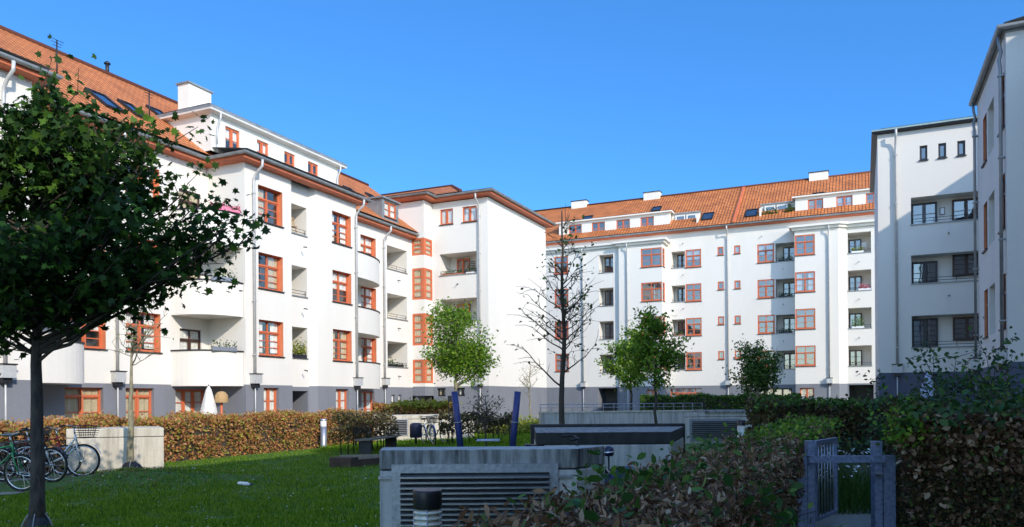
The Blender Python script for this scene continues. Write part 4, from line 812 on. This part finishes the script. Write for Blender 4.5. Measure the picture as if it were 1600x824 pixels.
a, b = at(745, 22, 687.5), at(781, 22, 688.5); t = thing('hammock', 'low slatted hammock hanging between the blue posts', 'hammock', (*a[:2], 0)); T, L, rz = frame(a[:2], b[:2]); m_ = MB()
for k in range(12):
    y = -.25+k*.045; m_.box(0, y, .44-.03*sin(pi*k/11), L, y+.03, .465-.03*sin(pi*k/11), 0, T)
m_.build('bed', 'cloth2', t); m_ = MB(); qa, qb = at(715, 22, 655), at(804, 22, 655)
for y in (-.22, 0, .22): m_.tube([T(0, y, .45), Vector(T(0, 0, .45)).lerp(Vector(qa), .5)+Vector((0, 0, -.03)), qa], .009, 4); m_.tube([T(L, y, .45), Vector(T(L, 0, .45)).lerp(Vector(qb), .5)+Vector((0, 0, -.03)), qb], .009, 4)
m_.build('rope', 'black', t)
p1, p2 = at(576, 22.3), at(622, 24.8); t = thing('bench', 'dark plank bench with a low backrest in front of the short hedge', 'bench', (*p1, 0)); T, L, rz = frame(p1, p2); m_ = MB()
for k in range(4): m_.box(-.1, -.05+k*.12, .44, L+.15, .05+k*.12, .48, 0, T)
m_.build('seat', 'timber', t)
for x_ in (.15, L-.25): m_ = MB(); m_.box(x_, .0, 0, x_+.09, .36, .44, 0, T); m_.build('leg', 'darkmetal', t)
m_ = MB(); m_.box(-.1, .42, .62, L*.55, .46, .86, 0, T); m_.build('backrest', 'wood', t); m_ = MB(); m_.box(.1, .44, .3, .15, .48, .7, 0, T); m_.box(L*.45, .44, .3, L*.45+.05, .48, .7, 0, T); m_.build('backrest_support', 'darkmetal', t)
p1 = at(514, 18.2); t = thing('sandbox', 'low wooden sandbox edge with a thick dark corner beam on the lawn', 'sandbox', (*p1, 0)); T, L, rz = frame(p1, at(547, 18.0)); m_ = MB(); m_.box(0, 0, 0, L, .34, .26, 0, T); m_.build('corner_beam', 'wood', t)
T2, L2, rz = frame(at(547, 18.1), at(640, 19.6)); m_ = MB(); m_.box(.02, 0, 0, L2, .14, .2, 0, T2); m_.build('side_beam', 'wood', t); m_ = MB(); T3, L3, rz = frame(at(530, 20.3), at(640, 20.6)); m_.box(0, 0, 0, L3, .14, .16, 0, T3); m_.build('rear_beam', 'timber', t)
b = MB(); b.poly([(*at(548, 18.6), .035), (*at(640, 19.7), .035), (*at(640, 20.5), .035), (*at(535, 20.2), .035)]); b.build('sand', 'paving', t)
b = at(704, 26, 640); t = thing('sign', 'small dark sign box on two thin posts left of the blue post', 'sign', (b[0], b[1], 0)); m_ = MB(); m_.box(b[0]-.09, b[1]-.03, 1.55, b[0]+.12, b[1]+.03, 1.75); m_.build('sign_box', 'darkmetal', t)
for dx in (-.06, .08): m_ = MB(); m_.tube([(b[0]+dx, b[1], 0), (b[0]+dx, b[1], 1.55)], .014, 5); m_.build('post', 'darkmetal', t)
# gate
GY = 8.8; gx = lambda px: (px-800)/F*GY
t = thing('garden_gate', 'blue-grey galvanised gate frame with its barred leaf standing open', 'gate', (*cw(gx(1320), GY), 0))
def cbox(m_, x0, y0, z0, x1, y1, z1, m=0): m_.box(x0, y0, z0, x1, y1, z1, m, lambda x, y, z: (*cw(x, y), z))
for px0, px1, zt in ((1245, 1260.5, .93), (1261.5, 1272, 1.095), (1366, 1378, 1.085), (1380, 1398.5, .92)): m_ = MB(); cbox(m_, gx(px0), GY, 0, gx(px1), GY+.1, zt); cbox(m_, gx(px0)-.006, GY-.006, zt, gx(px1)+.006, GY+.106, zt+.008); m_.build('post', 'gatepaint', t)
m_ = MB(); cbox(m_, gx(1261), GY-.045, .855, gx(1381), GY-.004, .935); m_.build('top_rail', 'gatepaint', t)
m_ = MB(); cbox(m_, gx(1356), GY-.1, .725, gx(1374), GY-.05, .74); cbox(m_, gx(1368), GY-.05, .70, gx(1374), GY, .76); m_.build('latch', 'galv', t)
h0, h1 = Vector((gx(1279), GY+.12, 0)), Vector((4.06, 9.62, 0)); lf = MB(); dd = h1-h0
def L2(m_, s0, s1, z0, z1, th=.035):
    a_, b_ = h0+dd*s0, h0+dd*s1; T_, L_, r_ = frame(cw(a_.x, a_.y), cw(b_.x, b_.y)); m_.box(0, -th/2, z0, L_, th/2, z1, 0, T_)
L2(lf, 0, .06, .16, 1.1); L2(lf, .94, 1, .16, 1.1); L2(lf, .06, .94, 1.05, 1.1); L2(lf, .06, .94, .16, .20); o = lf.build('gate_leaf', 'gatepaint', t)
bars = MB()
for k in range(6): q = h0+dd*(.16+.135*k); bars.tube([(*cw(q.x, q.y), .2), (*cw(q.x, q.y), 1.05)], .011, 6)
x = bars.build('gate_bars', 'galv', o); x.location = (0, 0, 0)

# ------------------------------------------------------------------ tree watering bags, tarp, litter
def bag(label, px, Y, r, h, seed):
    rng = random.Random(seed); b = at(px, Y); t = thing('watering_bag', label, 'tree bag', (*b, 0)); m_ = MB(); seg = 20; z00 = hill(*b)
    prof = [(1.18, 0), (1.12, .16), (.98, .42), (.80, .66), (.56, .88), (.36, 1.0)]
    bb = len(m_.v)
    for r_, z_ in prof:
        for i in range(seg): q = 1+rng.uniform(-.1, .1)+.10*sin(i*2.51); m_.v.append((b[0]+r*r_*q*cos(2*pi*i/seg), b[1]+r*r_*q*sin(2*pi*i/seg), z00+h*z_*(1+rng.uniform(-.08, .08)*(z_ > 0))))
    for k in range(len(prof)-1):
        for i in range(seg): j = (i+1) % seg; m_.f.append((bb+k*seg+i, bb+k*seg+j, bb+(k+1)*seg+j, bb+(k+1)*seg+i)); m_.m.append(0); m_.smooth.append(True)
    m_.build('bag', 'bagplastic', t); s = MB()
    for w_ in (.6, 2.4, 4.2, 5.4): s.tube([(b[0]+r*1.12*c_*cos(w_), b[1]+r*1.12*c_*sin(w_), z00+h*z_+.01) for c_, z_ in ((1.16, .05), (1.06, .3), (.88, .6), (.62, .88), (.38, 1.03))], .008, 4)
    s.build('strap', 'strap', t)
M['bagplastic'] = plain('black_bag_sheet', (.008, .009, .012), .55, var=.3, scale=6, bump=.3, bscale=14); M['strap'] = plain('grey_strap', (.30, .30, .32), .6)
bag('black watering bag round the foot of the near maple trunk', 57, 9.6, .14, .23, 1)
bag('small black watering bag at the foot of the bare young tree', 205, 17.0, .21, .29, 2)
b = at(977, 11); t = thing('covered_trailer', 'dark blue tarpaulin draped low between the concrete blocks', 'tarpaulin', (*b, 0)); m_ = MB(); rng = random.Random(4)
n1, n2 = 14, 8
def tp(i, j): s_, w_ = i/n1, pi*j/n2; rr = .40*(sin(pi*min(1, max(0, s_*.94+.03)))**.4); return (*cw((977-800)/F*11-.5+1.0*s_, 11.2-rr*cos(w_)*1.0), max(.0, .62*rr/.4*abs(sin(w_))**.7+rng.uniform(-.018, .018)))
G = [[tp(i, j) for j in range(n2+1)] for i in range(n1+1)]
for i in range(n1):
    for j in range(n2): m_.poly([G[i][j], G[i+1][j], G[i+1][j+1], G[i][j+1]], sm=True)
M['tarp'] = plain('dark_blue_tarp', (.012, .016, .05), .3, var=.3, scale=8, bump=.4, bscale=18); m_.build('tarp', 'tarp', t)
b = at(951, 11.4, 706); t = thing('cycle_helmet', 'dark glossy round helmet hung beside the near vent block', 'helmet', b); m_ = MB(); m_.lathe(b, [(.02, -.07), (.07, -.06), (.085, 0), (.07, .055), (.02, .085)], 16); m_.build('shell', 'tarp', t); m_ = MB(); m_.lathe(b, [(.087, -.012), (.087, .006)], 16); m_.build('band', 'chrome', t); m_ = MB(); m_.tube([(b[0], b[1], 0), (b[0], b[1], b[2]-.06)], .015, 5); m_.build('stand', 'darkmetal', t)
p = at(371, 14.5); q = at(393, 14.3); t = thing('bottle', 'white plastic bottle lying on the lawn', 'bottle', (*p, .05)); m_ = MB(); d = Vector((q[0]-p[0], q[1]-p[1], 0)); P0 = Vector((*p, .055)); m_.tube([P0, P0+d*.08, P0+d*.65, P0+d*.8, P0+d*.88], [.025, .04, .04, .02, .016], 10); m_.build('body', 'white', t); m_ = MB(); m_.tube([P0+d*.88, P0+d], .019, 8); m_.build('cap', 'bluepaint', t)

# ------------------------------------------------------------------ bicycles
def bicycle(label, pos, heading, frame_m='white', basket=False, lean=.08, step=False, guard='black', tilt=0, group='parked bicycles', child=1.0):
    """local metres: x forward, y left, z up; wheel radius .34"""
    t = thing('bicycle', label, 'bicycle', (*pos, pos[2] if len(pos) > 2 else 0) if len(pos) == 2 else pos, group, heading, True)
    if len(pos) == 2: t.location = (*pos, .0)
    t.location.z += .03; t.rotation_euler = (lean, 0, heading); t.scale = (child,)*3
    Lc = (0, 0, 0)
    def B_(mb, name, mat, par=t): o = mb.build(name, mat); o.parent = par; return o
    R_ = .335; hub = {'f': Vector((.53, 0, R_)), 'r': Vector((-.53, 0, R_))}
    for k in 'fr':
        m_ = MB(); m_.ring(hub[k], R_-.02, .021, (0, 1, 0), 32, 0, 6); wl = B_(m_, 'wheel', 'rubber')
        m_ = MB(); m_.ring(hub[k], R_-.05, .013, (0, 1, 0), 32, 0, 5); B_(m_, 'rim', 'chrome', wl)
        m_ = MB()
        for i in range(14): w_ = 2*pi*i/14; m_.tube([hub[k]+Vector((0, .03 if i % 2 else -.03, 0)), hub[k]+Vector((cos(w_)*(R_-.05), 0, sin(w_)*(R_-.05)))], .0028, 3, 0, False)
        m_.tube([hub[k]+Vector((0, -.06, 0)), hub[k]+Vector((0, .06, 0))], .022, 8); B_(m_, 'spokes', 'chrome', wl)
        m_ = MB(); a0, a1 = ((.35, 2.6) if k == 'f' else (.3, 3.3))
        P_ = [hub[k]+Vector((cos(a0+(a1-a0)*i/12)*(R_+.03), 0, sin(a0+(a1-a0)*i/12)*(R_+.03))) for i in range(13)]
        for i in range(12): m_.poly([P_[i]+Vector((0, .028, 0)), P_[i+1]+Vector((0, .028, 0)), P_[i+1]+Vector((0, -.028, 0)), P_[i]+Vector((0, -.028, 0))], sm=True)
        B_(m_, 'mudguard', guard)
    bb = Vector((-.10, 0, .29)); seat = Vector((-.25, 0, .80)); head = Vector((.37, 0, .86)); hd2 = Vector((.41, 0, .70)); m_ = MB()
    if step: m_.tube([hd2+Vector((0, 0, -.04)), Vector((.2, 0, .42)), bb], .021, 7); m_.tube([hd2+Vector((-.03, 0, .08)), Vector((.18, 0, .52)), bb.lerp(seat, .35)], .017, 7)
    else: m_.tube([hd2, bb], .019, 7); m_.tube([head+Vector((.01, 0, -.05)), seat+Vector((.02, 0, -.08))], .017, 7)
    m_.tube([bb, seat], .017, 7); m_.tube([head, hd2], .021, 7)
    for y in (-.05, .05): m_.tube([bb+Vector((0, y*.6, 0)), hub['r']+Vector((0, y, 0))], .010, 5); m_.tube([seat+Vector((.01, y*.4, -.08)), hub['r']+Vector((0, y, 0))], .009, 5)
    B_(m_, 'frame', frame_m); m_ = MB()
    for y in (-.055, .055): m_.tube([hd2+Vector((0, y*.6, 0)), hd2.lerp(hub['f'], .4)+Vector((-.01, y, 0)), hub['f']+Vector((0, y, 0))], .012, 6)
    B_(m_, 'fork', frame_m)
    m_ = MB(); m_.tube([head, head+Vector((-.02, 0, .12))], .015, 6); hc = head+Vector((-.02, 0, .14)); m_.tube([hc+Vector((-.12, -.29, .02)), hc+Vector((0, -.22, .03)), hc+Vector((.03, 0, 0)), hc+Vector((0, .22, .03)), hc+Vector((-.12, .29, .02))], .012, 6); hb = B_(m_, 'handlebar', 'chrome' if frame_m != 'black' else 'darkmetal')
    for y in (-1, 1): m_ = MB(); m_.tube([hc+Vector((-.04, .25*y, .028)), hc+Vector((-.15, .30*y, .018))], .018, 7); B_(m_, 'grip', 'black', hb)
    m_ = MB(); s0 = seat+Vector((-.02, 0, .12)); m_.poly([s0+Vector(p_) for p_ in ((.15, .02, 0), (-.02, .05, .01), (-.12, .085, .02), (-.14, 0, .03), (-.12, -.085, .02), (-.02, -.05, .01), (.15, -.02, 0))]); m_.poly([s0+Vector(p_) for p_ in ((.15, -.02, -.03), (-.12, -.085, -.04), (-.14, 0, -.04), (-.12, .085, -.04), (.15, .02, -.03))])
    for a_, b_ in (((.15, .02), (-.12, .085)), ((-.12, .085), (-.12, -.085)), ((-.12, -.085), (.15, -.02)), ((.15, -.02), (.15, .02))): m_.poly([s0+Vector((*a_, 0)), s0+Vector((*b_, .02)), s0+Vector((*b_, -.04)), s0+Vector((*a_, -.03))])
    m_.tube([seat, s0], .013, 5); B_(m_, 'saddle', 'black')
    m_ = MB(); m_.ring(bb+Vector((0, -.05, 0)), .09, .008, (0, 1, 0), 20); m_.tube([bb+Vector((0, -.08, 0)), bb+Vector((.06, -.08, -.16))], .01, 5); m_.tube([bb+Vector((0, .08, 0)), bb+Vector((-.06, .08, .16))], .01, 5); m_.box(bb.x+.01, -.17, bb.z-.175, bb.x+.11, -.08, bb.z-.155); m_.box(bb.x-.11, .08, bb.z+.155, bb.x-.01, .17, bb.z+.175); B_(m_, 'crank', 'darkmetal')
    m_ = MB()
    for y in (-.06, .06): m_.tube([hub['r']+Vector((0, y, .02)), Vector((-.56, y, .74)), Vector((-.28, y*.6, .74))], .006, 4); m_.tube([Vector((-.72, y, .74)), Vector((-.3, y, .745))], .006, 4)
    m_.tube([Vector((-.70, -.06, .74)), Vector((-.70, .06, .74))], .006, 4); B_(m_, 'rack', 'darkmetal')
    if basket:
        m_ = MB(); c0 = Vector((.60, 0, .80))
        for k in range(6):
            z_ = .0+.045*k; s_ = .12+.012*k; m_.tube([c0+Vector((x_*s_, y_*s_*1.2, z_)) for x_, y_ in ((-1, -1), (1, -1), (1, 1), (-1, 1), (-1, -1))], .006, 4)
        for i in range(20): w_ = 2*pi*i/20; m_.tube([c0+Vector((.12*cos(w_), .14*sin(w_), 0)), c0+Vector((.17*cos(w_), .20*sin(w_), .24))], .005, 3)
        B_(m_, 'basket', 'darkmetal')
    return t
cx = YAW                                                             # camera-right direction in the scene is -YAW about z
HD = YAW
def bk(label, px, Y, dh=0, **k): b = at(px, Y); return bicycle(label, (b[0], b[1], hill(*b)), HD+dh, **k)
bk('white step-through bicycle with front basket leaning on the sunlit concrete block', 84, 15.2, .10, frame_m='white', basket=True, step=True, lean=-.06, guard='white')
bk('dark bicycle with fat black tyres half hidden by the near tree trunk', 42, 14.5, -.15, frame_m='black', lean=.07)
bk('green bicycle with black spoked wheels at the left picture edge', -10, 13.55, -.1, frame_m='green', lean=.06)
bk('grey bicycle behind the green one at the left edge', 12, 15.6, .35, frame_m='galv', lean=.08, basket=True)
bk('red bicycle between the white and the dark bicycle', 58, 16.4, .2, frame_m='red', lean=-.05)
bk('silver bicycle close to the hedge at the far left', 2, 17.0, .05, frame_m='chrome', lean=.1)
bk('blue and white bicycle propped at the pale louvred block', 670, 27.2, -1.15, frame_m='white', basket=True, lean=.1, guard='bluepaint')
bk('silver bicycle beside the blue and white one by the pale block', 684, 28.2, -1.0, frame_m='chrome', lean=.08)
bk('black bicycle with raised handlebars behind the near vent block', 862, 11.0, .1, frame_m='black', lean=.05)

# ------------------------------------------------------------------ things on terraces and balconies
def parasol(label, px, Y, py, r, mat, base=0):
    b = at(px, Y, py); t = thing('parasol', label, 'parasol', (b[0], b[1], base)); h = b[2]; m_ = MB(); seg = 16
    for k, (z_, rr) in enumerate(((h, .02), (h-.15, .10), (h*.62, r*.75), (h*.38, r*.95), (h*.30, r))):
        for i in range(seg): q = 1+(.16 if i % 2 else -.16); m_.v.append((b[0]+rr*q*cos(2*pi*i/seg), b[1]+rr*q*sin(2*pi*i/seg), z_))
    for k in range(4):
        for i in range(seg): j = (i+1) % seg; m_.f.append((k*seg+i, (k+1)*seg+i, (k+1)*seg+j, k*seg+j)); m_.m.append(0); m_.smooth.append(True)
    m_.build('canopy', mat, t); m_ = MB(); m_.tube([(b[0], b[1], base), (b[0], b[1], h+.05)], .025, 7); m_.build('pole', 'darkmetal', t); m_ = MB(); m_.lathe((b[0], b[1], base), [(.25, 0), (.25, .06), (.05, .1)], 14); m_.build('foot', 'concrete', t)
parasol('closed white parasol under the big round balcony of the left wing', 326, 31.2, 603, .36, 'cloth')
parasol('closed bluish parasol behind the right-hand shrubs', 1450, 24, 582, .38, 'cloth2')
b = at(346, 31.4, 612); t = thing('wicker_hood', 'domed wicker hood on a red post beside the white parasol', 'wicker hood', (b[0], b[1], 0)); m_ = MB(); m_.lathe((b[0], b[1], b[2]-.45), [(.26, 0), (.27, .1), (.25, .3), (.15, .43), (.03, .46)], 14); m_.build('hood', 'wicker', t); m_ = MB(); m_.tube([(b[0], b[1], 0), (b[0], b[1], b[2]-.4)], .05, 8); m_.build('post', 'orange', t)
def planter(label, pos, L, rz, mat, n, size=.09, hgt=.25, box='terracotta', name='flower_box'):
    t = thing(name, label, 'flower box', pos, 'planted boxes on the balconies', rz, True); m_ = MB(); m_.box(-L/2, -.09, 0, L/2, .09, .17); o = m_.build('box', box); o.parent = t
    P = np.stack([NR.uniform(-L/2, L/2, n), NR.normal(0, .07, n), .17+np.abs(NR.normal(hgt*.4, hgt*.45, n))], 1); o = leaf_cloud('plants', P, size, mat, None); o.parent = t
q = pi/2
planter('box of bushy yellow-green plants on the lowest loggia of the left bay', (-25.0, 29.8, 3.7), .9, q, 'leafyellow', 420, .1, .55, 'darkmetal')
for k, (lab, dz, mt) in enumerate((('grey box of sparse dark plants on the lowest big round balcony', 0, 'leafgreen'), ('box with trailing green plants on the middle big round balcony', 3.0, 'leafmid'))): planter(lab, (UF-.25, 24.9, 3.78+dz), 1.1, q-.3, mt, 120, .08, .25, 'galv')
planter('pink flower boxes on the topmost big round balcony', (UF-.22, 25.0, 9.82), 1.3, q-.35, 'leafpink', 200, .08, .12, 'pink') if False else None
M['leafpink'] = leafmat('pink_blossom', [(0, (.5, .08, .15)), (1, (.75, .3, .35))])
planter('box of pink flowers on the topmost big round balcony', (UF-.22, 25.0, 9.82), 1.3, q-.35, 'leafpink', 200, .08, .12, 'pink')
for lab, u_, i in (('box of green plants on the top loggia of the left corner block', -24.6, 0), ('box of mixed plants on the second loggia of the left corner block', -24.2, 1)): planter(lab, (u_, VB+.28, 9.82-3.03*i), 1.5, 0, 'leafmid', 130, .09, .2)
for lab, i, mt in (('top loggia box of pale flowers at the right end of the back wing', 0, 'leafyellow'), ('pink flower box on the second loggia at the right end of the back wing', 1, 'leafpink'), ('box with one tall leafy plant on the third right-end loggia of the back wing', 2, 'leafbright')): planter(lab, (-.3 if i != 1 else .2, VP+.62, 13.2-3.03*i), .9, 0, mt, 140, .11, .3 if i < 2 else .7, 'white')
for lab, i in (('top shaded loggia box of dark plants left of the right bay', 0), ('second shaded loggia box of dark plants left of the right bay', 1), ('third shaded loggia box of dark plants left of the right bay', 2)): planter(lab, (-5.9, VW+.3, 13.1-3.03*i), 1.1, 0, 'leafgreen', 120, .11, .25, 'darkmetal')
planter('orange flower pot box on the loggia behind the darker young tree', (-14.9, VW+.2, 7.19), .8, 0, 'leafmid', 60, .1, .2)
planter('leafy plants on the roof terrace at the right of the back wing', (-7.2, 69.2, 17.05), 1.4, 0, 'leafmid', 300, .14, .5, 'white'); planter('bushy plants beside the right dormer on the roof terrace', (-5.6, 69.2, 17.05), .7, 0, 'leafgreen', 200, .14, .6, 'white')
t = thing('garden_chair', 'white garden chair on the lowest loggia of the left bay', 'chair', (-25.4, 29.35, 3.72), None, pi/2, True)
def part(mb, name, mat): o = mb.build(name, mat); o.parent = t
m_ = MB(); m_.box(-.22, -.22, .42, .22, .22, .46); part(m_, 'seat', 'white'); m_ = MB(); m_.box(-.22, .2, .46, .22, .24, .95); part(m_, 'backrest', 'white')
for x_ in (-.2, .17):
    for y_ in (-.2, .17): m_ = MB(); m_.box(x_, y_, 0, x_+.03, y_+.03, .42); part(m_, 'leg', 'white')

# ------------------------------------------------------------------ grass, daisies, meadow flowers
def blades(name, P, h, wd, mat):
    n = len(P); a = NR.uniform(0, 2*pi, n); hh = h*NR.uniform(.5, 1.3, n)*(1+.6*np.sin(P[:, 0]*5.1+2*np.sin(P[:, 1]*3.3))*np.sin(P[:, 1]*6.7+np.sin(P[:, 0]*2.7))); d = np.stack([np.cos(a), np.sin(a), np.zeros(n)], 1)*(wd*NR.uniform(.7, 1.4, n))[:, None]; ln = np.stack([NR.normal(0, .35, n)*hh, NR.normal(0, .35, n)*hh, hh], 1)
    V = np.stack([P-d, P+d, P+ln], 1); me = bpy.data.meshes.new(name); me.vertices.add(n*3); me.vertices.foreach_set('co', V.reshape(-1)); me.loops.add(n*3); me.loops.foreach_set('vertex_index', np.arange(n*3)); me.polygons.add(n); me.polygons.foreach_set('loop_start', np.arange(n)*3); me.update(calc_edges=True); me.materials.append(M[mat]); return stuff(link(name, me))
HV = np.vectorize(hill)
def scatter(n, y0, y1, pw=1.5, x0=-.72, x1=.05):
    t_ = NR.random(n)**pw; Y_ = y0+(y1-y0)*t_; X_ = NR.uniform(x0, x1, n)*Y_; u_ = C_*X_-S_*Y_; v_ = S_*X_+C_*Y_; return u_, v_
u_, v_ = scatter(230000, 8.6, 27); ok = (u_ > -16.5) & (u_ < -1.7)
cu, cv = at(30, 14.5); ok &= ~((np.abs((u_-cu)) < 1.3) & (np.abs(v_-cv) < 1.2)); u_, v_ = u_[ok], v_[ok]
blades('grass', np.stack([u_, v_, .01+HV(u_, v_)], 1), .055, .006, 'grassb')
u_, v_ = scatter(60000, 24, 45, 1.2, -.25, .12); ok = (u_ > -17) & (u_ < -6); u_, v_ = u_[ok], v_[ok]; blades('grass', np.stack([u_, v_, np.full(len(u_), .012)], 1), .10, .014, 'grassb')
u_, v_ = scatter(420, 9, 20, 1.1, -.68, -.05); leaf_cloud('daisies', np.stack([u_, v_, .065+HV(u_, v_)], 1), .028, 'daisy', None, 'oval', 3); stuff(bpy.data.objects['daisies'])
cu, cv = at(215, 15.0); leaf_cloud('fallen_leaves', [(a_, b_, .05+hill(a_, b_)) for a_, b_ in ((cu+random.gauss(0, 1.1)*.78-random.gauss(0, .5)*.62, cv+random.gauss(0, 1.1)*.62+random.gauss(0, .5)*.78) for _ in range(900))], .05, 'leafbrown', None, 'oval', 2); stuff(bpy.data.objects['fallen_leaves'])
# meadow behind the gate
Pm = []
for _ in range(5200): x_, y_ = random.uniform(3.4, 5.6), random.uniform(10.4, 14); Pm.append((*cw(x_, y_), 0.0))
blades('meadow_grass', np.array(Pm), .55, .007, 'leafmid')
leaf_cloud('meadow_flowers', [(*cw(random.uniform(3.5, 5.6), random.uniform(10.4, 12.5)), random.uniform(.45, .85)) for _ in range(320)], .06, 'daisy', None, 'oval', 1.5); stuff(bpy.data.objects['meadow_flowers'])
# ------------------------------------------------------------------ drain spouts, aerials, a few more balcony things
def spouts(parent, p, q, L):
    T, L_, rz = frame(p, q)
    for x_, z_ in L: m_ = MB(); m_.tube([T(x_, 0, z_), T(x_, -.16, z_-.02), T(x_, -.2, z_-.05)], .03, 6); m_.build('drain_spout', 'darkmetal', parent)
spouts(A, (UF, 25.9), (UF, 34.1), [(3.9, 3.1), (3.9, 6.1), (3.9, 9.1)]); spouts(A, (UB, 34.1), (UB, 43.2), [(7.4, 3.15), (7.4, 6.2), (7.4, 9.25)])
spouts(B, (-25.95, VB), (US, VB), [(1.9, 3.2), (1.9, 6.2), (1.9, 9.2)]); spouts(D, (.76, VD), (8, VD), [(3.1, 3.5), (3.1, 6.55), (3.1, 9.6)])
spouts(Cw, (-15.95, VW), (-5.02, VW), [(1.5, 12.6), (1.5, 9.6), (1.5, 6.55), (1.5, 15.4), (9.9, 12.5), (9.9, 9.5), (9.9, 6.4), (8.2, 15.4)]); spouts(Cw, (-1.1, VP+.5), (10, VP+.5), [(.9, 12.5), (.9, 9.5), (.9, 6.4), (.9, 3.5)])
for lab, pos, hh in (('thin roof aerial above the left eave behind the maple crown', (-29.2, 20.4, 14.6), 1.5), ('second thin roof aerial near the skylights of the left wing', (-28.3, 24.0, 13.9), 1.3), ('short vent pipe on the left wing ridge', (-33, 25.6, 17.4), .5)):
    t = thing('roof_aerial' if hh > 1 else 'vent_pipe', lab, 'aerial' if hh > 1 else 'vent', pos); m_ = MB(); m_.tube([pos, (pos[0], pos[1], pos[2]+hh)], .03 if hh > 1 else .09, 6); m_.build('mast' if hh > 1 else 'pipe', 'darkmetal', t)
    m_ = MB()
    if hh > 1:
        for k in range(3): m_.tube([(pos[0], pos[1]-.3+.06*k, pos[2]+hh-.12*k), (pos[0], pos[1]+.3-.06*k, pos[2]+hh-.12*k)], .012, 4)
        m_.build('cross_bars', 'darkmetal', t)
    else: m_.lathe((pos[0], pos[1], pos[2]+hh), [(.15, 0), (.15, .05), (.04, .14)], 10); m_.build('cowl', 'darkmetal', t)
def fold_chair(label, pos, rz, mat):
    t = thing('folding_chair', label, 'chair', pos, 'chairs on the balconies', rz, True)
    def pt(n, m_): o = m_.build(n, mat); o.parent = t
    m_ = MB(); [m_.box(-.2, -.2+.1*k, .43, .2, -.12+.1*k, .45) for k in range(4)]; pt('seat', m_)
    m_ = MB(); [m_.box(-.2, .2, .6+.13*k, .2, .22, .69+.13*k) for k in range(3)]; pt('backrest', m_)
    for x_ in (-.2, .18): m_ = MB(); m_.tube([(x_, -.2, 0), (x_, .22, .95)], .014, 5); m_.tube([(x_, .2, 0), (x_, -.2, .45)], .014, 5); pt('leg', m_)
fold_chair('yellowish wooden folding chair on the top loggia of the left bay', (-25.5, 29.9, 9.75), 1.2, 'wicker')
fold_chair('dark folding chair on the top loggia of the left corner block', (-23.4, VB+.7, 9.85), .3, 'timber')
fold_chair('white folding chair on the top right-end loggia of the back wing', (.2, VP+1.2, 13.2), 0, 'white')
planter('dark tub with a leafy plant on the lowest loggia beside the stair bay', (-27.15, 41.0, 3.74), .7, q, 'leafgreen', 90, .1, .3, 'darkmetal')
planter('row of small pots on the lowest loggia beside the stair bay', (-27.15, 42.0, 3.74), .8, q, 'leafmid', 60, .08, .12, 'darkmetal')
planter('trailing plant box at the right end of the top left-corner loggia', (-23.2, VB+.25, 9.82), .7, 0, 'leafgreen', 90, .09, .25, 'white')
#@@END
for o in SC.objects:
    if o.name.startswith('green_shoots'): o['kind'] = 'stuff'
# ------------------------------------------------------------------ clean up helper properties
for o in SC.objects:
    if '_b' in o: del o['_b']
